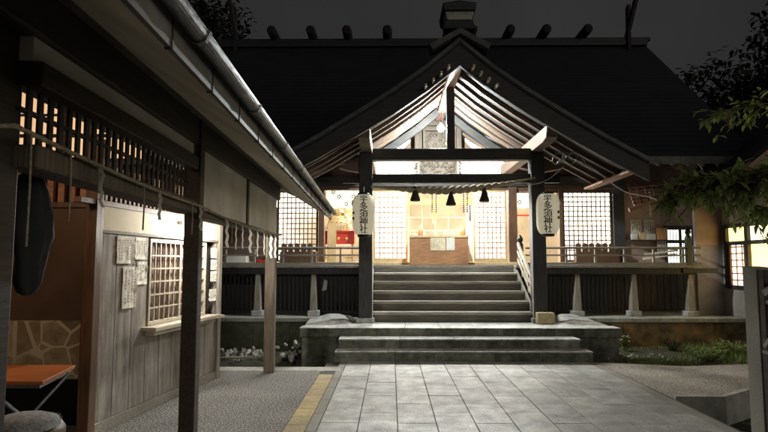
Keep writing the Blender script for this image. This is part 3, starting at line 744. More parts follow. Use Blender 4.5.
# ================================================================== rope, bells, lanterns, plaque, bulb
sr = thing('sacred_rope', (CX, 10.45, 3.0), 'thick twisted dark straw rope with three tassels strung between the porch posts', 'rope')
pts = []; rad = []
for i in range(241):
    t = i / 240; x = CX - 1.52 + 3.06 * t
    z = 2.93 - .11 * math.sin(math.pi * t) + (.16 * t * t)
    pts.append((x, 10.44, z)); rad.append(.020 + .055 * max(0, math.sin(math.pi * min(1, max(0, (t - .08) / .84)))) ** 1.1)
MB().tube(pts, rad, 18, twist=lambda i, t: .66 + .42 * abs(math.cos(t + i * .30))).build('rope', M_ropeb, sr)
for x, z in ((.45, 2.91), (1.11, 2.83), (1.73, 2.90)):
    t = MB().lathe((x, 10.42, z - .24), [(.085, -.02), (.098, .0), (.07, .08), (.045, .17), (.03, .2), (.04, .22), (.035, .25), (.012, .27)], 18).build('tassel', W_booth, sr)
def chain(x, label):
    b = MB(); y = 13.3
    for k in range(11):
        z = 3.22 - k * .05
        for dx in (-.045, .045):
            b.box(x + dx - .018, x + dx + .018, y, y + .02, z - .014, z + .014)
    b.box(x - .048, x - .042, y + .007, y + .012, 2.69, 3.345).box(x + .042, x + .048, y + .007, y + .012, 2.69, 3.345)
    tag(b.build('hanging_chain', M_black), label, 'chain')
chain(1.02, 'pair of thin beaded chains hanging between the first and middle rope tassels')
chain(1.76, 'pair of thin beaded chains hanging between the middle and last rope tassels')
# shape of text wrapped on the lantern
def text_mesh(txt, size):
    cu = bpy.data.curves.new('writing', 'FONT'); cu.body = txt; cu.size = size; cu.align_x = 'CENTER'; cu.align_y = 'CENTER'; cu.space_line = .86; cu.offset = size * .006
    cu.resolution_u = 3
    o = bpy.data.objects.new('writing_tmp', cu); C.objects.link(o)
    dg = bpy.context.evaluated_depsgraph_get(); dg.update()
    me = bpy.data.meshes.new_from_object(o.evaluated_get(dg)); bpy.data.objects.remove(o)
    bm = bmesh.new(); bm.from_mesh(me); bmesh.ops.triangulate(bm, faces=bm.faces)
    for _ in range(3): bmesh.ops.subdivide_edges(bm, edges=[e for e in bm.edges if e.calc_length() > size * .12], cuts=1)
    bmesh.ops.triangulate(bm, faces=bm.faces); bm.to_mesh(me); bm.free()
    vs = [tuple(v.co) for v in me.vertices]; fs = [tuple(p.vertices) for p in me.polygons]
    return vs, fs
TXT = "宇\n多\n須\n神\n社"
tv, tf = text_mesh(TXT, .158)
cy = (max(v[1] for v in tv) + min(v[1] for v in tv)) / 2
def lantern(x, y, zc, label, sgn):
    R, Hl = .205, .72
    t = thing('paper_lantern', (x, y, zc - .4), label, 'lantern', 'paper lanterns on the porch posts')
    prof_l = []
    N = 44
    for i in range(N + 1):
        z = -Hl / 2 + Hl * i / N; q = abs(z) / (Hl / 2)
        r = R * (1 - .34 * q ** 5) * (1 + .006 * math.cos(i * math.pi))
        prof_l.append((r, z))
    MB().lathe((x, y, zc), prof_l, 36).build('shade', M_lant, t)
    MB().lathe((x, y, zc + Hl / 2), [(.11, -.01), (.115, .035), (.06, .04)], 20).build('top_ring', M_black, t)
    MB().lathe((x, y, zc - Hl / 2), [(.08, -.05), (.11, -.04), (.11, .012)], 20).build('bottom_ring', M_black, t)
    def Rr(z): return R * (1 - .34 * min(1, abs(z) / (Hl / 2)) ** 5)
    base = math.atan2(-y, -x)
    vs = []
    for a, b, c in tv:
        z = (b - cy); rr = Rr(z) + .006; ang = base + a / R
        vs.append((x + rr * math.cos(ang), y + rr * math.sin(ang), zc + z))
    wv_ = MB()
    for da in (-.012, .012):
        ca, sa = math.cos(da), math.sin(da); wv_.add([(x + (a - x) * ca - (b - y) * sa, y + (a - x) * sa + (b - y) * ca, c) for a, b, c in vs], tf)
    wv_.build('writing', M_ink, t, recalc=False)
    # small characters round the side + clear rain cover
    for dz in (.03, -.07):
        a = base + sgn * 1.0
        MB().bar((x + (R + .003) * math.cos(a), y + (R + .003) * math.sin(a), zc + dz - .03), (x + (R + .003) * math.cos(a), y + (R + .003) * math.sin(a), zc + dz + .02), .05, .006).build('side_mark', M_ink, t)
    MB().tube([(x, y, zc + Hl / 2 + .04), (x, y + .06, zc + Hl / 2 + .16), (x, 10.53, zc + Hl / 2 + .2)], .008, 6).build('hook', M_black, t)
    MB().lathe((x + sgn * .15, y - .03, zc + .20), [(.001, -.07), (.05, -.06), (.075, 0), (.06, .06), (.02, .085), (.001, .09)], 14, 1, .5).build('cover_cap', M_paperw, t)
lantern(-.50, 10.26, 2.385, 'cream paper lantern with black writing on the porch post nearer the booth', -1)
lantern(2.85, 10.26, 2.395, 'cream paper lantern with black writing on the porch post beside the pale stair rail', 1)
# plaque
pq = thing('shrine_plaque', (CX - .1, 12.2, 3.4), 'carved pale wooden plaque under the porch ridge with a fringed lower panel', 'plaque')
def fr(x0, x1, z0, z1, w, y0, y1):
    return MB().box(x0, x0 + w, y0, y1, z0, z1).box(x1 - w, x1, y0, y1, z0, z1).box(x0 + w, x1 - w, y0, y1, z0, z0 + w).box(x0 + w, x1 - w, y0, y1, z1 - w, z1)
fr(.52, 1.54, 3.74, 4.62, .11, 12.1, 12.2).build('frame', W_plaque, pq, .01)
fr(.70, 1.36, 3.9, 4.44, .05, 12.08, 12.19).build('inner_frame', W_plaque, pq, .006)
box(.6, 1.46, 12.2, 12.24, 3.8, 4.55).build('board', W_plaque, pq)
cv = MB(); rr = random.Random(8)
for i in range(34):
    x = rr.uniform(.78, 1.28); z = rr.uniform(3.97, 4.38); a = rr.choice([0, 1.57, .5, -.5]); d = rr.uniform(.02, .06)
    cv.lathe((x, 12.195, z), [(.001, -d), (d * .7, -d * .5), (d * .9, 0), (d * .5, d * .6), (.001, d)], 9, 1, .35)
cv.build('relief', W_plaque, pq)['kind'] = 'stuff'
MB().lathe((1.22, 12.185, 4.12), [(.001, -.05), (.05, 0), (.001, .05)], 10, 1, .4).build('gold_boss', M_goldm, pq)
lp = box(.62, 1.44, 12.12, 12.18, 3.36, 3.735).build('lower_panel', W_plaque, pq, .006)
cv = MB(); rr = random.Random(5)
for i in range(70):
    x = rr.uniform(.66, 1.40); z = rr.uniform(3.40, 3.70); r = rr.uniform(.015, .04)
    cv.lathe((x, 12.115, z), [(.001, -r), (r * .8, -r * .6), (r, 0), (r * .8, r * .6), (.001, r)], 7, 1, .5)
cv.build('carving', W_plaque, lp)['kind'] = 'stuff'
for s, x0 in ((-1, .60), (1, 1.46)):
    cv = MB()
    for i in range(26):
        z = rr.uniform(3.38, 3.76); cv.leaf((x0, 12.14, z), (s, rr.uniform(-.4, .3), rr.uniform(-.9, .5)), rr.uniform(.07, .14), .03, Vector((0, -1, .3)))
    cv.build('fringe', W_plaque, lp, recalc=False)['kind'] = 'stuff'
pq.location = (1.13, 13.3, 3.56); pq.scale = (1.09, 1.09, 1.09)
# bulb
lb = thing('porch_lamp', (1.02, 11.35, 4.2), 'bare glowing bulb hanging beside the king post under the porch ridge', 'lamp')
MB().lathe((1.02, 11.35, 4.26), [(.004, -.085), (.04, -.07), (.068, -.03), (.07, .01), (.045, .045), (.022, .062)], 16).build('bulb', E_bulb, lb)
MB().lathe((1.02, 11.35, 4.325), [(.022, 0), (.028, .02), (.024, .08), (.01, .09)], 12).build('socket', M_black, lb)
MB().tube([(1.02, 11.35, 4.4), (1.04, 11.35, 4.6), (1.1, 11.35, 4.87)], .006, 6).build('cord', M_black, lb)
# cables
cp = [(2.6, 10.3, 3.2), (3.3, 10.0, 3.28)]
wirepts = []
for i in range(41):
    t = i / 40
    wirepts.append((3.25 + 2.25 * t, 9.9 + 1.6 * t, 3.33 - .62 * t + .05 * math.sin(t * 9) - .08 * math.sin(math.pi * t)))
tag(MB().tube(wirepts, .008, 6).build('electric_cable', M_cable), 'slack white electric cable under the porch eave running to the annex', 'cable')
wirepts = [(2.55 - .03 + .62 * t, 10.42 - .2 * t, 2.96 + .30 * t - .1 * math.sin(math.pi * t)) for t in [i / 12 for i in range(13)]]
tag(MB().tube(wirepts, .009, 6).build('electric_cable', M_cable), 'short grey cable tied across the porch post by the lantern', 'cable')
rr = random.Random(11)
cf = [(2.95 + .16 * math.cos(a * 1.9) + a * .03, 9.9 + .05 * math.sin(a * 3), 3.36 + .11 * math.sin(a * 2.3)) for a in [i * .22 for i in range(48)]]
tag(MB().tube(cf, .008, 6).build('cable_coil', M_metal), 'tangled coil of grey wire tied under the porch eave', 'wire coil')

# ================================================================== things in the hall
ob = thing('offering_box', (1.1, 13.25, 1.47), 'reddish brown wooden offering box at the head of the stairs', 'offering box')
b = MB(); x0, x1, y0, y1, z0, z1 = .43, 1.76, 12.9, 13.42, 1.47, 2.14
b.box(x0, x1, y0, y0 + .04, z0, z1).box(x0, x1, y1 - .04, y1, z0, z1).box(x0, x0 + .04, y0 + .04, y1 - .04, z0, z1).box(x1 - .04, x1, y0 + .04, y1 - .04, z0, z1)
b.build('body', W_box, ob, .006)
b = MB(); 
for k in range(12): b.box(x0 + .06 + k * .105, x0 + .10 + k * .105, y0 + .042, y1 - .042, z1 - .06, z1 - .02)
b.build('slat', W_box, ob)
box(x0 - .015, x1 + .015, y0 - .015, y0 - .001, z1 - .05, z1 + .004).build('rim', W_gold, ob, .003)
note(.90, 1.235, 1.80, 2.08, 12.897, 'cream printed panel on the front of the offering box', M_cream, 7, ink_m=W_box)
note(1.26, 1.45, 1.80, 2.10, 12.895, 'small white sheet on the offering box beside the cream panel', M_paperw, 0)
for x, lb in ((.70, 'small orange lantern standing on the offering box at the lattice door end nearer the booth'), (1.68, 'small orange lantern standing on the offering box at the end with the white door edge')):
    t = thing('small_lantern', (x, 13.3, 2.14), lb, 'lantern')
    MB().lathe((x, 13.2, 2.142), [(.04, 0), (.055, .02), (.06, .1), (.05, .16), (.03, .19)], 14).build('body', M_orange, t)
    MB().lathe((x, 13.2, 2.335), [(.03, 0), (.02, .03), (.004, .05)], 10).build('cap', M_goldm, t)
tag(box(1.10, 1.2, 14.9, 14.95, 2.55, 2.95).build('hanging_tablet', W_gold, None, .004), 'small pale wooden tablet hanging in the middle of the open hall', 'tablet')
# crested curtains
def curtain(x0, x1, z0, z1, y, dots, label):
    t = thing('crested_curtain', ((x0 + x1) / 2, y, z0), label, 'curtain')
    n = 40; vs = []; 
    for i in range(n + 1):
        x = x0 + (x1 - x0) * i / n; yy = y + .02 * math.sin(i * .9); vs += [(x, yy, z0 + .02 * math.sin(i * .5)), (x, yy, z1)]
    vs2 = [(a, b + .006, c) for a, b, c in vs]; m = len(vs)
    fs = [(2 * i, 2 * i + 2, 2 * i + 3, 2 * i + 1) for i in range(n)] + [(m + 2 * i, m + 2 * i + 1, m + 2 * i + 3, m + 2 * i + 2) for i in range(n)]
    MB().add(vs + vs2, fs).build('cloth', M_curtain, t)
    for dx, dz in dots:
        c = MB()
        for k in range(5):
            a = k * 2 * math.pi / 5; c.lathe((dx + .038 * math.cos(a), y - .03, dz + .038 * math.sin(a)), [(.001, -.022), (.024, 0), (.001, .022)], 8, 1, .25)
        c.build('crest', M_crest, t)
curtain(-1.6, -.6, 2.86, 3.32, FY + .25, [(-1.28, 3.14), (-.92, 3.14), (-.74, 3.02), (-1.1, 2.96), (-1.42, 3.26)], 'white curtain with black crests over the altar beside the booth side window')
curtain(3.0, 4.05, 2.86, 3.32, FY + .25, [(3.15, 3.0), (3.5, 3.14), (3.85, 3.0)], 'white curtain with black crests behind the lantern on the stair rail side')
tag(box(3.05, 4.0, 14.6, 14.63, 2.72, 2.76).build('red_rail', M_red, None), 'thin red rail inside the hall behind the stair rail side lantern', 'rail')
# altar
al = thing('festival_altar', (-1.15, 14.3, 1.5), 'red altar stand with gold ornaments and a flower heaped shrine on top', 'altar')
AX = -1.27
box(AX - .52, AX + .42, 14.1, 14.6, 2.27, 2.32).build('top_board', M_red, al, .004)
box(AX - .45, AX + .35, 14.14, 14.56, 1.98, 2.268).build('body', M_red, al, .004)
for x in (AX - .25, AX - .05, AX + .15): MB().lathe((x, 14.135, 2.12), [(.001, -.045), (.05, 0), (.001, .045)], 12, 1, .3).build('gold_crest', M_goldm, al)
for x in (AX - .42, AX + .28): box(x, x + .05, 14.16, 14.22, 1.5, 1.979).build('leg', W_gold, al)
box(AX - .42, AX + .33, 14.17, 14.2, 1.62, 1.66).build('crossbar', W_gold, al)
MB().lathe((AX - .05, 14.35, 2.321), [(.28, 0), (.32, .12), (.27, .34), (.1, .5), (.02, .58)], 12).build('shrine_core', W_gold, al)
fl = MB(); rr = random.Random(21)
for i in range(520):
    a = rr.uniform(0, 6.28); z = rr.random(); r = (.38 - .2 * z) * rr.uniform(.7, 1.1)
    fl.leaf((AX - .05 + r * math.cos(a), 14.35 + r * math.sin(a) * .7, 2.34 + z * .68), (math.cos(a), math.sin(a), rr.uniform(-.3, .8)), rr.uniform(.06, .13), .05, Vector((0, 0, 1)))
fl.build('flowers', M_flower, al, recalc=False)
for s in (-1, 1):
    fl = MB()
    for i in range(60):
        fl.leaf((AX - .05 + s * rr.uniform(.25, .55), 14.3, 2.6 + rr.uniform(0, .45)), (s * rr.uniform(.2, 1), rr.uniform(-.5, .5), rr.uniform(-.4, .9)), .11, .045, Vector((0, 0, 1)))
    fl.build('side_sprig', M_flower, al, recalc=False)
tag(box(-1.58, -1.36, 14.0, 14.03, 1.5, 2.5).build('ochre_screen', W_gold, None), 'narrow ochre screen standing beside the red altar', 'screen')
tag(box(-.5, -.42, 14.2, 14.8, 1.5, 2.4).build('low_partition', W_gold, None), 'pale low partition just inside the booth side lattice door', 'partition')
# racks of wooden plaques on the veranda
for x0, x1, lb in ((-2.6, -1.75, 'row of short dark wooden plaques below the booth side lattice window'), (4.3, 5.3, 'row of short dark wooden plaques below the lattice window next to the thick pillar')):
    t = thing('plaque_rack', ((x0 + x1) / 2, 13.35, 1.47), lb, 'rack')
    box(x0, x1, 13.2, 13.4, 1.47, 1.78).build('stand', W_brown, t, .006)
    n = int((x1 - x0) / .155)
    for i in range(n):
        x = x0 + .02 + i * .155
        MB().prism([(x, 1.782), (x + .12, 1.782), (x + .12, 1.95), (x + .06, 1.98), (x, 1.95)], 'y', 13.27, 13.31).build('wooden_plaque', W_brown, t, .003)
# boxes and clutter stored at the booth side end of the veranda
for i, (x, w_, h, m, lb) in enumerate(((-3.55, .5, .22, M_paperw, 'white flat box on the veranda seen past the booth'), (-2.95, .3, .12, M_red, 'small red cloth bundle on the veranda beside the thin booth post'), (-4.2, .5, .5, W_dark, 'dark wooden crate on the veranda beyond the paper streamers'))):
    tag(MB().hexa([(x - w_ / 2, 12.9, 1.47), (x + w_ / 2, 12.9, 1.47), (x + w_ / 2, 13.2, 1.47), (x - w_ / 2, 13.2, 1.47), (x - w_ / 2 + .02, 12.92, 1.47 + h), (x + w_ / 2 - .02, 12.92, 1.47 + h), (x + w_ / 2 - .02, 13.18, 1.47 + h), (x - w_ / 2 + .02, 13.18, 1.47 + h)]).build('storage_box', m, None, .01), lb, 'box')
tag(MB().add([(-1.52, 12.5, .9), (-1.42, 12.5, .92), (-1.40, 12.5, 1.12), (-1.47, 12.5, 1.15), (-1.52, 12.52, .9), (-1.42, 12.52, .92), (-1.40, 12.52, 1.12), (-1.47, 12.52, 1.15)], [(0, 1, 2, 3), (7, 6, 5, 4), (0, 4, 5, 1), (1, 5, 6, 2), (2, 6, 7, 3), (3, 7, 4, 0)]).build('paper_tag', M_paperw), 'small white paper tag hanging under the veranda by the porch post', 'tag')

# ================================================================== LEFT BOOTH
SK = .0336
def B(u, v, z): return (u - SK * v, v + SK * u, z)
bo = thing('amulet_booth', B(-2, 5, 0), 'timber booth with plaster eave, slatted front and barred window beside the path', 'booth')
def bbox(u0, u1, v0, v1, z0, z1, name, m, parent=bo, bev=0):
    return MB().hexa([B(u0, v0, z0), B(u1, v0, z0), B(u1, v1, z0), B(u0, v1, z0), B(u0, v0, z1), B(u1, v0, z1), B(u1, v1, z1), B(u0, v1, z1)]).build(name, m, parent, bev)
def bpr(poly, v0, v1, name, m, bev=0):        # poly (u,z)
    n = len(poly); vs = [B(u, v0, z) for u, z in poly] + [B(u, v1, z) for u, z in poly]
    return MB().add(vs, [tuple(range(n))[::-1], tuple(range(n, 2 * n))] + [(i, (i + 1) % n, n + (i + 1) % n, n + i) for i in range(n)]).build(name, m, bo, bev)
bbox(-1.41, -1.295, 4.25, 4.36, 0, 2.66, 'post', W_booth, bev=.008)
bbox(-1.49, -1.35, 7.93, 8.07, 0, 2.3, 'post', W_post, bev=.01)
bbox(-1.62, -1.395, 2.08, 2.24, 0, 2.66, 'post', W_booth, bev=.01)
bbox(-1.45, -1.31, -1.2, 8.07, 2.40, 2.63, 'top_beam', W_booth, bev=.01)
bbox(-1.42, -1.34, 2.2, 4.22, 2.30, 2.398, 'plaster_band', M_plaster)
bbox(-1.44, -1.30, 2.2, 4.22, 2.20, 2.298, 'lattice_rail', W_booth, bev=.006)
bbox(-1.45, -1.30, 2.2, 4.22, 1.87, 1.965, 'rope_beam', W_post, bev=.01)
bbox(-1.44, -1.31, 4.38, 8.0, 1.86, 1.915, 'rope_beam', W_booth, bev=.008)
bbox(-1.42, -1.34, 4.38, 7.93, 1.916, 2.398, 'plaster_wall', M_plaster)
bbox(-1.43, -1.325, 6.02, 6.1, 1.916, 2.398, 'plaster_stile', W_booth)
sb = MB(); v = 2.24
while v < 4.2:
    p = [B(-1.385, v, 1.966), B(-1.373, v, 1.966), B(-1.373, v + .032, 1.966), B(-1.385, v + .032, 1.966)]
    sb.hexa(p + [(a, b, 2.199) for a, b, c in p]); v += .076
sb.build('slat', W_booth, bo)
bbox(-1.40, -1.375, 2.2, 4.22, 2.10, 2.115, 'slat_tie', W_booth)
# roof: soffit, eave metal, gutter, roof slope
VS, VE = -1.3, 8.9
bpr([(-1.33, 2.63), (-.66, 2.205), (-.66, 2.225), (-1.33, 2.66)], VS, VE, 'soffit', M_soffit)
bpr([(-3.6, 3.3), (-1.46, 2.64), (-1.46, 2.67), (-3.6, 3.33)], VS, 8.1, 'ceiling', W_brown)
bpr([(-.658, 2.185), (-.64, 2.185), (-.64, 2.30), (-.658, 2.30)], VS, VE, 'fascia', M_eave)
v = -1.0
while v < 8.8:
    bpr([(-.662, 2.181), (-.636, 2.181), (-.636, 2.30), (-.662, 2.30)], v, v + .012, 'fascia_seam', W_booth); v += .46
gt = MB(); ng = 10
prof_g = [(-.60 + .036 * math.cos(math.pi + math.pi * k / ng), 2.30 + .04 * math.sin(math.pi + math.pi * k / ng)) for k in range(ng + 1)]
inner = [(-.60 + .031 * math.cos(math.pi + math.pi * k / ng), 2.302 + .033 * math.sin(math.pi + math.pi * k / ng)) for k in range(ng + 1)][::-1]
bpr(prof_g + inner, VS, VE + .05, 'gutter', M_gutter)
v = -.8
while v < 8.8:
    bpr([(-.642, 2.30), (-.625, 2.262), (-.60, 2.252), (-.575, 2.262), (-.558, 2.30), (-.562, 2.30), (-.577, 2.266), (-.60, 2.257), (-.623, 2.266), (-.638, 2.30)], v, v + .025, 'gutter_strap', M_eave); v += .9
bpr([(-.64, 2.302), (-.62, 2.34), (-3.6, 3.75), (-3.6, 3.6)], VS, VE, 'roof', M_eave)
rt = MB(); v = VS
while v < VE:
    rt.tube([B(-.64, v, 2.34), B(-3.6, v, 3.74)], .03, 8); v += .24
rt.build('roof_tile', M_roofedge, bo)
# ---- booth room
W0 = Vector((-2.61, 5.03, 0)); W1 = Vector((-2.31, 7.5, 0)); WD = (W1 - W0).normalized(); WN = Vector((WD.y, -WD.x, 0))
WLEN = (W1 - W0).length
def BW(s, n, z): p = W0 + WD * s + WN * n; return (p.x, p.y, z)
def wbox(s0, s1, n0, n1, z0, z1, name=None, m=None, parent=None, bev=0, mb=None):
    q = [BW(s0, n0, z0), BW(s0, n1, z0), BW(s1, n1, z0), BW(s1, n0, z0), BW(s0, n0, z1), BW(s0, n1, z1), BW(s1, n1, z1), BW(s1, n0, z1)]
    if mb is not None: mb.hexa(q); return mb
    return MB().hexa(q).build(name, m, parent if parent is not None else bo, bev)
bd = MB(); s = 0
while s < WLEN - .01:
    sn = min(s + .27, WLEN)
    if sn < .83 or s > 2.2: wbox(s + .003, sn - .003, -.03, 0, .1, 1.775, mb=bd)
    else: wbox(s + .003, sn - .003, -.03, 0, .1, .835, mb=bd)
    s = sn
bd.build('board_wall', W_booth_wall, bo, .003)
wbox(0, WLEN, -.05, -.031, .1, .83, 'wall_backing', W_booth)
wbox(-.02, WLEN + .01, -.03, .02, .0, .098, 'base_board', W_grey, bev=.005)
wbox(0, WLEN, -.035, .018, 1.775, 1.805, 'rail', W_grey, bev=.004)
wbox(0, WLEN, -.03, -.005, 1.806, 2.02, 'cream_band', M_cream)
wbox(-.3, WLEN, -.05, .02, 2.021, 2.07, 'lintel', W_brown, bev=.004)
sl_ = MB(); s = 0
while s < WLEN: wbox(s, s + .03, -.035, -.01, 2.071, 2.4, mb=sl_); s += .075
sl_.build('transom_slat', W_brown, bo)
wbox(WLEN, WLEN + .1, -.08, .03, 0, 2.4, 'corner_post', W_greyv, bev=.006)
wbox(-.1, 0, -.08, .03, 0, 2.62, 'corner_post', W_brown, bev=.006)
wbox(WLEN + .02, WLEN + .06, -2.5, -.08, 0, 2.4, 'end_wall', W_booth)
# window
wi0, wi1 = .82, 2.14
wf = MB(); 
wbox(wi0, wi0 + .035, -.035, .015, .86, 1.76, mb=wf); wbox(wi1 - .035, wi1, -.035, .015, .86, 1.76, mb=wf)
wbox(wi0 + .035, wi1 - .035, -.035, .013, 1.72, 1.76, mb=wf); wbox(wi0 + .035, wi1 - .035, -.035, .013, .86, .90, mb=wf)
mid = (wi0 + wi1) / 2; wbox(mid - .02, mid + .02, -.03, .012, .90, 1.72, mb=wf)
win = wf.build('window', W_sill, bo, .003)
wb = MB()
for a, b_ in ((wi0 + .035, mid - .02), (mid + .02, wi1 - .035)):
    for i in range(1, 6): s_ = a + (b_ - a) * i / 6; wbox(s_ - .007, s_ + .007, -.016, .002, .90, 1.72, mb=wb)
    for j in range(1, 6): z = .9 + .82 * j / 6; wbox(a, b_, -.012, .006, z - .008, z + .008, mb=wb)
wb.build('window_bar', W_sill, win)
wbox(wi0 + .02, wi1 - .02, -.10, -.06, .86, 1.76, 'window_blind', M_slip, win)
wbox(wi0 - .10, wi1 + .12, -.02, .16, .815, .856, 'window_sill', W_sill, bev=.004)
wbox(wi0 - .06, wi1 + .08, .02, .12, .77, .813, 'sill_bracket', W_sill, bev=.004)
# tube lamp on the cream band
tl = thing('tube_lamp', BW(1.72, .12, 1.93), 'bright white tube lamp on the cream band above the barred booth window', 'lamp')
wbox(1.42, 1.98, .0, .05, 1.94, 1.985, 'housing', M_white, tl, .004)
MB().tube([BW(1.45, .08, 1.925), BW(1.95, .08, 1.925)], .022, 10).build('tube', E_tube, tl)
# notices on booth wall
def wnote(s0, s1, z0, z1, label, lines=5, n=.006, skew=0):
    t = thing('notice_paper', BW((s0 + s1) / 2, n, z0), label, 'notice')
    N = 6; M = 8; vs = []; rr = random.Random(int(s0 * 1000 + z0 * 100))
    for j in range(M + 1):
        for i in range(N + 1):
            s_ = s0 + (s1 - s0) * i / N; z = z0 + (z1 - z0) * j / M + skew * (s_ - s0)
            vs.append(BW(s_, n + rr.uniform(0, .007) + (.012 if (j == 0 or i == N) else 0) * rr.random(), z))
    fs = [(j * (N + 1) + i, j * (N + 1) + i + 1, (j + 1) * (N + 1) + i + 1, (j + 1) * (N + 1) + i) for j in range(M) for i in range(N)]
    MB().add(vs, fs).build('sheet', M_paper, t, recalc=False)
    ink = MB()
    for i in range(lines):
        s_ = s0 + (s1 - s0) * (i + .7) / (lines + .4); z = z1 - .03 + skew * (s_ - s0); wd = (s1 - s0) / lines
        while z > z0 + .05:
            h = rr.uniform(.3, .8) * wd * .5
            wbox(s_ - wd * .14, s_ + wd * .14, n + .0135, n + .015, z - h, z, mb=ink); z -= h + wd * .25
            if rr.random() < .1: z -= .06
    ink.build('writing', mat('faded_ink', (.34, .32, .28), None, 8, .8) if 'faded_ink' not in MATS else MATS['faded_ink'], t)
wnote(.25, .53, 1.50, 1.76, 'creased large notice sheet at the upper corner of the booth wall', 6)
wnote(.55, .77, 1.54, 1.76, 'creased notice sheet between the large one and the barred window', 5)
wnote(.60, .78, 1.29, 1.52, 'narrow small notice under the sheet next to the barred window', 3, .004)
wnote(.36, .59, 1.07, 1.47, 'long lower notice with columns of writing on the booth wall boards', 4)
for i, (z0, z1) in enumerate(((1.57, 1.70), (1.42, 1.55), (1.27, 1.40))):
    wnote(2.26, 2.44, z0, z1, ('top', 'middle', 'lowest')[i] + ' of three curled slips on the booth wall beyond the dark post', 6, .01)
wnote(2.24, 2.44, 1.02, 1.17, 'white card under the curled slips beyond the dark booth post', 6, .01)
wbox(2.24, 2.50, .0, .12, .80, .83, 'ledge', W_sill)
# transverse wall with stone dado
box(-5.2, -2.66, 5.03, 5.09, 1.0, 2.0).build('inner_wall', W_brownx, bo)
box(-5.2, -2.66, 5.0, 5.09, 2.0, 2.05).build('inner_lintel', W_brown, bo, .004)
sl_ = MB(); x = -5.1
while x < -2.68: sl_.box(x, x + .055, 5.02, 5.06, 2.051, 2.4); x += .10
sl_.build('transom_slat', W_box, bo)
box(-5.2, -2.66, 5.10, 5.14, 2.0, 2.44).build('transom_board', W_box, bo)
box(-5.2, -2.3, 5.12, 5.14, 2.45, 3.1).build('glow_panel', emis('lit_warm_transom', (1, .66, .38), .26), bo)
tb_ = MB().box(-5.2, -2.3, 5.08, 5.115, 2.42, 2.46).box(-5.2, -2.3, 5.09, 5.115, 2.66, 2.69).box(-5.2, -2.3, 5.09, 5.115, 2.86, 2.88)
x = -5.1
while x < -2.35: tb_.box(x, x + .03, 5.095, 5.112, 2.45, 3.1); x += .23
tb_.build('transom_bar', W_booth, bo)
# crazy stone cladding
M_clad = mat('clad_stone', (.30, .215, .12), (.17, .12, .065), 7, .7, .4)
n = M_clad.node_tree.nodes; l = M_clad.node_tree.links; bs = n['Principled BSDF']
g = n.new('ShaderNodeNewGeometry'); vo = n.new('ShaderNodeTexVoronoi'); vo.feature = 'DISTANCE_TO_EDGE'; vo.inputs['Scale'].default_value = 4.2
l.new(g.outputs['Position'], vo.inputs['Vector']); cr = n.new('ShaderNodeValToRGB'); cr.color_ramp.elements[0].position = .025; cr.color_ramp.elements[1].position = .04
cr.color_ramp.elements[0].color = (1, 1, 1, 1); cr.color_ramp.elements[1].color = (0, 0, 0, 1); l.new(vo.outputs['Distance'], cr.inputs['Fac'])
v2 = n.new('ShaderNodeTexVoronoi'); v2.inputs['Scale'].default_value = 4.2; l.new(g.outputs['Position'], v2.inputs['Vector'])
hs = n.new('ShaderNodeSeparateColor'); l.new(v2.outputs['Color'], hs.inputs['Color']); mm = n.new('ShaderNodeMapRange'); mm.inputs['To Min'].default_value = .6; mm.inputs['To Max'].default_value = 1.25
l.new(hs.outputs['Red'], mm.inputs['Value'])
src = bs.inputs['Base Color'].links[0].from_socket
m1 = n.new('ShaderNodeMix'); m1.data_type = 'RGBA'; m1.blend_type = 'MULTIPLY'; m1.inputs['Factor'].default_value = 1; l.new(src, m1.inputs['A']); l.new(mm.outputs['Result'], m1.inputs['B'])
m2 = n.new('ShaderNodeMix'); m2.data_type = 'RGBA'; l.new(cr.outputs['Color'], m2.inputs['Factor']); l.new(m1.outputs['Result'], m2.inputs['A']); m2.inputs['B'].default_value = (.36, .30, .19, 1)
l.new(m2.outputs['Result'], bs.inputs['Base Color'])
box(-5.2, -2.66, 4.98, 5.1, .5, .999).build('stone_dado', M_clad, bo)
box(-5.2, -2.66, 5.5, 5.6, 0, .5).build('counter_back', M_black, bo)
box(-5.2, -2.66, 5.0, 5.5, .47, .499).build('counter_underside', M_black, bo)
bbox(-3.7, -3.6, -1.2, 8.1, 0, 2.63, 'back_wall', W_brownx)
# lit wall seen through the slats


# rope with streamers
br = thing('booth_rope', B(-1.30, 3, 1.95), 'thin twisted straw rope with paper streamers along the booth front', 'rope')
def rope_pt(v):
    if v < 2.0: return None
    if v <= 4.3: z = 1.985 - (v - 2.05) * .028 - .02 * math.sin(math.pi * (v - 2.05) / 2.25)
    else: z = 1.92 - (v - 4.3) * .005 - .04 * math.sin(math.pi * (v - 4.3) / 3.7)
    return B(-1.27 if v < 4.45 else -1.285, v, z)
pts = [B(-1.42, 1.72, 1.60), B(-1.40, 1.78, 1.78), B(-1.37, 1.86, 1.92), B(-1.31, 1.98, 1.985)]
pts2 = []
for a, b_ in zip(pts, pts[1:]):
    for k in range(8): pts2.append(tuple(Vector(a).lerp(Vector(b_), k / 8)))
v = 2.0
while v < 8.06: pts2.append(rope_pt(v)); v += .014
MB().tube(pts2, .0095, 10, twist=lambda i, t: .78 + .34 * abs(math.cos(t + i * .55))).build('rope', M_rope, br)
MB().lathe(B(-1.42, 1.72, 1.50), [(.03, 0), (.018, .09), (.01, .12)], 10).build('rope_end', M_rope, br)
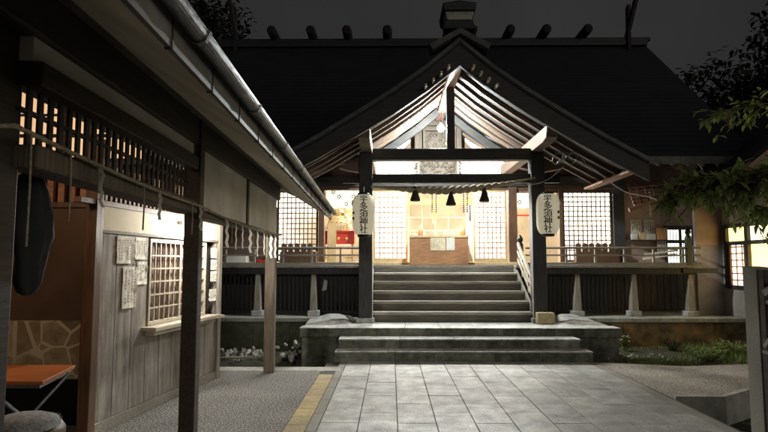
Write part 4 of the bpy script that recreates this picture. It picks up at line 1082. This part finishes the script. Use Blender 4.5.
def shide(v, L, sc_=1.0):
    p = Vector(rope_pt(v)); m = MB(); x, y, z = p; rr = random.Random(int(v * 1000))
    a0 = rr.uniform(-.5, .5); dx, dy = math.cos(a0), math.sin(a0); w_ = .02 * sc_; n_ = 5; h = L / n_
    zz = z - .01; off = 0
    for k in range(n_):
        o1 = off + (.6 if k % 2 == 0 else -.55) * w_
        yb = rr.uniform(-.012, .012)
        q = [(x + dx * off - dx * w_ / 2, y + dy * off, zz), (x + dx * off + dx * w_ / 2, y + dy * off, zz), (x + dx * o1 + dx * w_ / 2, y + dy * o1 + yb, zz - h * 1.05), (x + dx * o1 - dx * w_ / 2, y + dy * o1 + yb, zz - h * 1.05)]
        m.add(q + [(a, b + .0015, c) for a, b, c in q], [(0, 1, 2, 3), (7, 6, 5, 4), (0, 4, 5, 1), (1, 5, 6, 2), (2, 6, 7, 3), (3, 7, 4, 0)])
        off = o1; zz -= h
    m.build('paper_streamer', M_paperw, br)
for v, L, s_ in ((2.64, .18, .9), (3.38, .16, 1.0), (4.18, .17, 1.0), (5.0, .24, 1.3), (5.35, .24, .6), (5.62, .22, .7), (5.95, .25, 1.5), (6.35, .28, .8), (6.75, .26, .7), (7.15, .30, 1.5), (7.5, .3, 1.2)):
    shide(v, L, s_)
for v, L in ((2.38, .29), (2.62, .13), (3.15, .25), (4.0, .22), (5.2, .2), (6.15, .28), (6.95, .3), (2.1, .42)):
    p = rope_pt(v); MB().tube([p, (p[0] + .004, p[1], p[2] - L * .5), (p[0], p[1] + .004, p[2] - L)], .0045, 6).build('straw_strand', M_rope, br)
# black cloth hanging at the near post
bc = MB(); rr = random.Random(9)
bc.lathe(B(-1.52, 2.55, 1.36), [(.02, 0), (.05, .015), (.07, .06), (.075, .16), (.10, .26), (.105, .36), (.09, .46), (.06, .53), (.02, .56)], 30, .62, 1.0)
bc.v = [(B(-1.52, 2.55, 0)[0] + (x - B(-1.52, 2.55, 0)[0]) * (1 + .16 * math.cos(5 * math.atan2(y - B(-1.52, 2.55, 0)[1], x - B(-1.52, 2.55, 0)[0]) + z * 9)), B(-1.52, 2.55, 0)[1] + (y - B(-1.52, 2.55, 0)[1]) * (1 + .16 * math.cos(5 * math.atan2(y - B(-1.52, 2.55, 0)[1], x - B(-1.52, 2.55, 0)[0]) + z * 9)), z) for x, y, z in bc.v]
bc.v = [(x + .006 * math.sin(z * 14 + y * 9), y + .005 * math.cos(z * 12), z) for x, y, z in bc.v]
tag(bc.build('hanging_cloth', M_dcloth), 'black folded cloth hanging inside the booth by the nearest post', 'cloth')
# table
tb = thing('folding_table', (-2.6, 4.1, 0), 'small orange wooden folding table with grey metal legs inside the booth', 'table')
MB().hexa([(-3.15, 3.78, .70), (-2.30, 3.78, .70), (-2.42, 4.38, .70), (-3.15, 4.38, .70), (-3.15, 3.78, .725), (-2.30, 3.78, .725), (-2.42, 4.38, .725), (-3.15, 4.38, .725)]).build('table_top', W_table, tb, .003)
MB().hexa([(-3.1, 3.80, .675), (-2.33, 3.80, .675), (-2.44, 4.36, .675), (-3.1, 4.36, .675), (-3.1, 3.80, .699), (-2.33, 3.80, .699), (-2.44, 4.36, .699), (-3.1, 4.36, .699)]).build('apron', M_metal, tb)
for a, b_ in (((-2.42, 4.3, .68), (-2.85, 3.9, .02)), ((-2.72, 3.84, .68), (-2.28, 4.25, .02)), ((-3.05, 4.3, .68), (-3.05, 3.9, .02)), ((-2.9, 3.84, .68), (-3.1, 4.25, .02))):
    MB().tube([a, b_], .013, 8).build('leg', M_metal, tb)
ch = thing('padded_stool', (-1.66, 2.55, 0), 'round brown stool with grey fleece thrown over it at the picture corner', 'stool')
MB().lathe((-1.70, 2.62, .62), [(.16, 0), (.19, .03), (.195, .12), (.17, .155), (.05, .16)], 26).build('seat', W_brown, ch)
fz = MB(); n_, m_ = 26, 16
for k in range(2200):
    a = rr.uniform(0, 6.28); r = .17 * math.sqrt(rr.random()); x = -1.70 + r * math.cos(a); y = 2.62 + r * math.sin(a)
    if x - (y - 2.62) * .2 < -1.80: continue
    fz.leaf((x, y, .775), (rr.uniform(-1, 1), rr.uniform(-1, 1), rr.uniform(.1, .9)), .022, .008, Vector((0, 0, 1)))
fz.lathe((-1.66, 2.60, .765), [(.15, 0), (.14, .03), (.09, .05), (.01, .055)], 20)
fz.build('fleece', M_fleece, ch, recalc=False)
for dx, dy in ((-.1, -.1), (.1, -.1), (.1, .1), (-.1, .1)): MB().tube([(-1.7 + dx, 2.62 + dy, .63), (-1.7 + dx * 1.3, 2.62 + dy * 1.3, .01)], .014, 8).build('leg', M_metal, ch)

# ================================================================== granite post + fortune rack
gp = MB(); x, y = 2.655, 4.16
gp.hexa([(x, y, -.3), (x + .13, y, -.3), (x + .13, y + .16, -.3), (x, y + .16, -.3), (x, y, 1.47), (x + .13, y, 1.47), (x + .13, y + .16, 1.48), (x, y + .16, 1.48)])
o = gp.build('granite_post', M_granite, None, .006)
tag(o, 'square speckled granite post standing by the path next to the rack of tied papers', 'stone post')
fk = thing('fortune_rack', (3.0, 4.2, 0), 'string rack with white paper fortunes tied on, beside the granite post', 'rack')
for x in (2.66, 3.75): box(x, x + .095, 4.09, 4.155, -.3, 1.455).build('upright', W_booth, fk, .006)
for z in (1.36, 1.24, 1.12, 1.0, .88): MB().tube([(2.68, 4.07, z), (3.3, 4.06, z - .02), (3.84, 4.07, z)], .006, 6).build('string', W_dark, fk)
rr = random.Random(31)
for z in (1.36, 1.24, 1.12, 1.0, .88):
    k = MB()
    x = 2.67
    while x < 3.80:
        c = Vector((x, 4.055 + rr.uniform(-.02, .02), z - .01 + rr.uniform(-.015, .01)))
        for q in range(3):
            d = Vector((rr.uniform(-1, 1), rr.uniform(-.6, .3), rr.uniform(-1, .3))).normalized() * rr.uniform(.04, .085)
            k.bar(c - d * .2, c + d, .02, .006, (0, 1, .2))
        k.lathe((c.x, c.y, c.z), [(.002, -.012), (.014, 0), (.002, .012)], 6)
        x += rr.uniform(.025, .045)
    k.build('tied_paper', M_paperw, fk, recalc=False)
tag(box(2.95, 3.3, 4.75, 4.95, -.3, -.06).build('edging_stone', M_conc, None, .02), 'pale edging stone lying at the foot of the granite post', 'stone')

# ================================================================== garden: rocks, grass, plants
def rock_mesh(k):
    bm = bmesh.new(); bmesh.ops.create_icosphere(bm, subdivisions=2, radius=1); r = random.Random(k)
    pl_ = [(Vector((r.uniform(-1, 1), r.uniform(-1, 1), r.uniform(-1, 1))).normalized(), r.uniform(.5, .85)) for _ in range(9)]
    for v in bm.verts:
        for nn, d in pl_:
            e = v.co.dot(nn)
            if e > d: v.co -= nn * (e - d)
        v.co *= 1 + r.uniform(-.03, .03)
    me = bpy.data.meshes.new('rubble_stone'); bm.to_mesh(me); bm.free(); me.materials.append(M_rock); return me
RM = [rock_mesh(k) for k in range(7)]
rr = random.Random(13)
def rock(x, y, z, s, lb, grp):
    o = bpy.data.objects.new('rubble_stone', rr.choice(RM)); C.objects.link(o)
    o.location = (x, y, z); o.rotation_euler = (rr.uniform(0, 6), rr.uniform(0, 6), rr.uniform(0, 6)); o.scale = (s, s * rr.uniform(.6, .95), s * rr.uniform(.55, .8))
    tag(o, lb, 'stone', grp)
for i in range(110):
    x = rr.uniform(-3.6, -1.62); y = rr.uniform(10.1, 11.5)
    if y < 10.5 and x < -2.0 and rr.random() < .6: continue
    h = max(0, (x + 2.5)) * .34 * max(0, min(1, (y - 10) / 1.2))
    rock(x, y, -.25 + h * rr.random() + .03, rr.uniform(.035, .075), 'pale rubble stone in the heap beside the platform, under the veranda plinth', 'pale rubble stones by the platform')
tag(MB().bar((-3.5, 10.05, -.17), (-2.15, 10.15, -.15), .1, .035).build('plank', W_greyv), 'weathered plank lying along the rubble stones under the plinth', 'plank')
tag(MB().bar((-3.3, 9.55, -.24), (-2.4, 9.5, -.24), .06, .04).build('plank', W_grey), 'short loose stick in front of the rubble stones', 'plank')
for i in range(46):
    rock(rr.uniform(3.95, 5.0), rr.uniform(9.9, 10.9), -.20, rr.uniform(.02, .045), 'small pale stone scattered in the grass of the garden bed', 'pebbles in the garden bed')
struct('garden_bed', MB().prism([(3.85, 9.3), (9.2, 9.55), (9.2, 11.78), (3.85, 11.78)], 'z', -.34, -.20), M_dirt)
gr = MB()
for i in range(9000):
    x = rr.uniform(3.9, 7.3); y = rr.uniform(9.45, 11.6)
    d = math.sin(x * 3.1 + y * 1.3) + math.sin(y * 4.1 - x * 1.7) + (x - 4.9) * .8
    if d < rr.uniform(-.6, .9): continue
    h = rr.uniform(.03, .08) + max(0, min(1, (x - 5.0))) * rr.uniform(0, .12)
    a = rr.uniform(0, 6.28); w_ = .006
    dx, dy = rr.uniform(-.03, .03), rr.uniform(-.03, .03)
    gr.add([(x - w_ * math.cos(a), y - w_ * math.sin(a), -.2), (x + w_ * math.cos(a), y + w_ * math.sin(a), -.2), (x + dx, y + dy, -.2 + h)], [(0, 1, 2)])
tag(gr.build('grass', M_grass, recalc=False), 'short grass growing in the garden bed before the rust stained plinth', 'grass', kind='stuff')
def plant(x, y, z, h, n, m, label, cat='plant', flowers=0, spread=.2, name='garden_plant', L=.07):
    t = thing(name, (x, y, z), label, cat); st = MB(); lf = MB(); fw = MB()
    for k in range(n):
        a = rr.uniform(0, 6.28); r = spread * math.sqrt(rr.random()); tx, ty, tz = x + r * math.cos(a), y + r * math.sin(a), z + h * rr.uniform(.6, 1)
        st.tube([(x + r * .3 * math.cos(a), y + r * .3 * math.sin(a), z), (x + r * .7 * math.cos(a), y + r * .7 * math.sin(a), z + h * .5), (tx, ty, tz)], .004, 4)
        for q in range(7):
            f_ = rr.uniform(.25, 1); b = rr.uniform(0, 6.28)
            lf.leaf((x + (tx - x) * f_, y + (ty - y) * f_, z + (tz - z) * f_), (math.cos(b), math.sin(b), rr.uniform(-.1, .7)), L * rr.uniform(.7, 1.2), L * .45, Vector((0, 0, 1)))
        if k < flowers:
            for q in range(5):
                b = rr.uniform(0, 6.28); fw.leaf((tx, ty, tz), (math.cos(b), math.sin(b), .6), .03, .02, Vector((0, 0, 1)))
    st.build('stem', m, t, recalc=False); lf.build('foliage', m, t, recalc=False)
    if flowers: fw.build('flower', M_petal, t, recalc=False)
plant(4.55, 11.2, -.2, .30, 14, M_grass, 'tall small plant with pale flowers at the stone corner of the garden bed', flowers=12, spread=.10)
plant(6.0, 10.6, -.2, .34, 18, M_grass, 'plant with pale flowers in the middle of the green garden bed', flowers=12, spread=.2)
plant(5.5, 11.3, -.2, .24, 16, M_leafd, 'dark low plant against the rust stained plinth', spread=.25)
plant(5.5, 10.1, -.2, .22, 40, M_grass, 'bushy green plant spilling over the near edge of the garden bed', spread=.38, flowers=8)
plant(6.5, 10.8, -.2, .26, 44, M_grass, 'wide green bush in the garden bed between plinth and granite post', spread=.5)
plant(7.2, 10.7, -.2, .24, 40, M_leaf, 'darker green bush at the plaster wing end of the garden bed', spread=.45)
for x, y, lb in ((3.95, 6.2, 'pale weed in the sunken bed under the terrace kerb'), (4.0, 5.5, 'low weed in the sunken bed closer to the granite post'), (3.5, 5.75, 'tiny weed in the sunken bed against the path kerb')):
    plant(x, y, -.3, .14, 14, M_grass, lb, spread=.16, flowers=3)
pt = MB()
for i in range(1500):
    x = rr.uniform(3.25, 4.6); y = rr.uniform(4.6, 6.6); h = rr.uniform(.02, .06)
    if math.sin(x * 5) + math.sin(y * 4 + x) < -.1: continue
    pt.add([(x - .005, y, -.3), (x + .005, y, -.3), (x + rr.uniform(-.03, .03), y + .01, -.3 + h)], [(0, 1, 2)])
tag(pt.build('grass', M_grass, recalc=False), 'thin grass at the bottom of the dark sunken bed', 'grass', kind='stuff')
# moss tufts along the gutter tiles
ms = MB()
for i in range(500):
    v = rr.choice([4.8, 5.2, 5.6, 6.1]) + rr.gauss(0, .12); p = B(-.60 - rr.random() * .04, v, 2.31)
    ms.leaf(p, (rr.uniform(-.4, 1), rr.uniform(-.6, .6), rr.uniform(.2, 1)), rr.uniform(.02, .05), .01, Vector((0, 1, 0)))
tag(ms.build('moss', M_grass, recalc=False), 'dry weeds growing along the top of the booth gutter', 'weeds', kind='stuff')

# ================================================================== trees
def crown_leaves(m, c, R, n, L, rnd_, squash=1):
    for i in range(n):
        while True:
            p = Vector((rnd_.uniform(-1, 1), rnd_.uniform(-1, 1), rnd_.uniform(-1, 1)))
            if p.length < 1: break
        p *= rnd_.uniform(.75, 1.05)
        p.z *= squash
        d = Vector((rnd_.uniform(-1, 1), rnd_.uniform(-1, 1), rnd_.uniform(-1, .5)))
        m.leaf(Vector(c) + p * R, d, L * rnd_.uniform(.7, 1.2), L * .5, Vector((0, 0, 1)))
# near broad-leaved tree: trunk out of frame on the right, boughs reach in
nt = thing('broadleaf_tree', (4.9, 5.2, -.3), 'broad leaved tree reaching lit green boughs in from the side over the granite post', 'tree')
tk = MB(); tk.tube([(4.9, 5.2, -.3), (4.87, 5.2, .6), (4.95, 5.15, 1.5), (4.85, 5.1, 2.3), (4.9, 5.0, 3.2), (4.8, 5.1, 4.2)], [.16, .13, .12, .10, .08, .05], 12)
tk.build('trunk', M_bark, nt)
lr = random.Random(77)
def bough(pts, rads, twigs, L, dens, name='bough', droop=.35):
    b = MB(); b.tube(pts, rads, 7); lf = MB(); P = [Vector(p) for p in pts]
    for k in range(twigs):
        t = lr.uniform(.12, 1.0) * (len(P) - 1); i = min(int(t), len(P) - 2); p = P[i].lerp(P[i + 1], t - i)
        d = (P[i + 1] - P[i]).normalized(); side = Vector((lr.uniform(-1, 1), lr.uniform(-1, 1), lr.uniform(-.7, .6))).normalized()
        dd = (d * lr.uniform(.3, 1) + side * .9).normalized(); ln = lr.uniform(.10, .30)
        q = p + dd * ln - Vector((0, 0, droop * ln * .5))
        b.tube([p, p.lerp(q, .5) + Vector((0, 0, .01)), q], [.006, .004, .003], 5)
        for j in range(dens):
            f_ = lr.uniform(.25, 1.0); c = p.lerp(q, f_)
            a = (dd * lr.uniform(.2, 1) + Vector((lr.uniform(-1, 1), lr.uniform(-1, 1), lr.uniform(-1.0, .35))) * .9)
            lf.leaf(c, a, L * lr.uniform(.7, 1.25), L * lr.uniform(.34, .46), Vector((lr.uniform(-.3, .3), lr.uniform(-.3, .3), 1)))
    b.build('branch', M_bark, nt); lf.build('foliage', M_leaf, nt, recalc=False)
bough([(4.85, 5.1, 2.3), (4.2, 4.85, 2.52), (3.6, 4.7, 2.40), (2.9, 4.6, 2.22), (2.28, 4.6, 2.04)], [.05, .035, .024, .014, .006], 210, .10, 9)
bough([(4.2, 4.85, 2.5), (3.7, 4.5, 2.3), (3.2, 4.4, 2.22), (2.75, 4.45, 2.12)], [.03, .02, .013, .006], 110, .09, 8)
bough([(4.9, 5.1, 2.2), (4.4, 4.9, 2.15), (3.9, 4.9, 2.05), (3.45, 4.95, 2.0), (3.1, 4.9, 1.95)], [.03, .024, .016, .01, .005], 90, .09, 8)
bough([(4.9, 5.0, 2.9), (4.3, 4.9, 2.98), (3.7, 4.85, 2.90), (3.2, 4.8, 2.86), (2.8, 4.8, 2.80)], [.04, .025, .016, .01, .005], 66, .085, 6)
bough([(4.9, 5.05, 2.6), (4.4, 4.9, 2.6), (3.95, 4.8, 2.62), (3.5, 4.8, 2.5)], [.035, .024, .014, .006], 60, .09, 7)
bough([(4.85, 5.1, 3.2), (4.4, 5.0, 3.3), (3.9, 5.0, 3.1), (3.5, 4.9, 3.05)], [.035, .024, .014, .006], 40, .09, 6)
# dark trees far behind
def far_tree(x, y, h, R, label, seed, n=5200, blobs=9, L=.34):
    r = random.Random(seed); t = thing('tree', (x, y, -.3), label, 'tree', 'dark trees behind the shrine')
    tk = MB(); tk.tube([(x, y, -.3), (x + .1, y, h * .3), (x - .1, y, h * .6), (x, y, h * .85)], [.35, .28, .2, .08], 9)
    cs = []
    for k in range(blobs):
        a = r.uniform(0, 6.28); q = r.uniform(.1, .75) * R; z = h * r.uniform(.52, .92); c = (x + q * math.cos(a), y + q * math.sin(a), z); cs.append(c)
        tk.tube([(x, y, z * .6), tuple(Vector((x, y, z * .7)).lerp(Vector(c), .6)), c], [.1, .06, .03], 6)
    tk.build('trunk', M_bark, t)
    cr_ = MB()
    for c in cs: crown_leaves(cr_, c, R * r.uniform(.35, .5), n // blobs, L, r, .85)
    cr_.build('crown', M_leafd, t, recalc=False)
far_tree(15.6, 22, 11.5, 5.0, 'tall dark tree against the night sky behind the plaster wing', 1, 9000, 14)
far_tree(-6.9, 22, 12.2, 2.6, 'dark tree showing behind the booth gutter at the roof end', 2)
far_tree(-9.4, 25, 15.0, 3.6, 'taller dark tree behind the booth roof', 3)
far_tree(21, 18, 10, 4.2, 'dark tree beyond the side edge behind the leafy boughs', 4)
# leaf litter
ll = MB()
for i in range(420):
    if i < 300: x, y, z = rr.uniform(3.3, 7.5), rr.uniform(6.7, 9.3), .0
    else: x, y, z = lr.uniform(-2.2, 3.1), lr.uniform(2.5, 8.8), .004
    if i < 300 and (y < 6.6 + max(0, (x - 3.7)) * .5): continue
    a = rr.uniform(0, 6.28)
    ll.leaf((x, y, z + .006), (math.cos(a), math.sin(a), rr.uniform(0, .25)), rr.uniform(.02, .05) * (1 if i < 300 else .7), .022, Vector((0, 0, 1)))
tag(ll.build('leaf_litter', M_fall, recalc=False), 'small dry fallen leaves scattered over the terrace and the paving', 'leaves', kind='stuff')
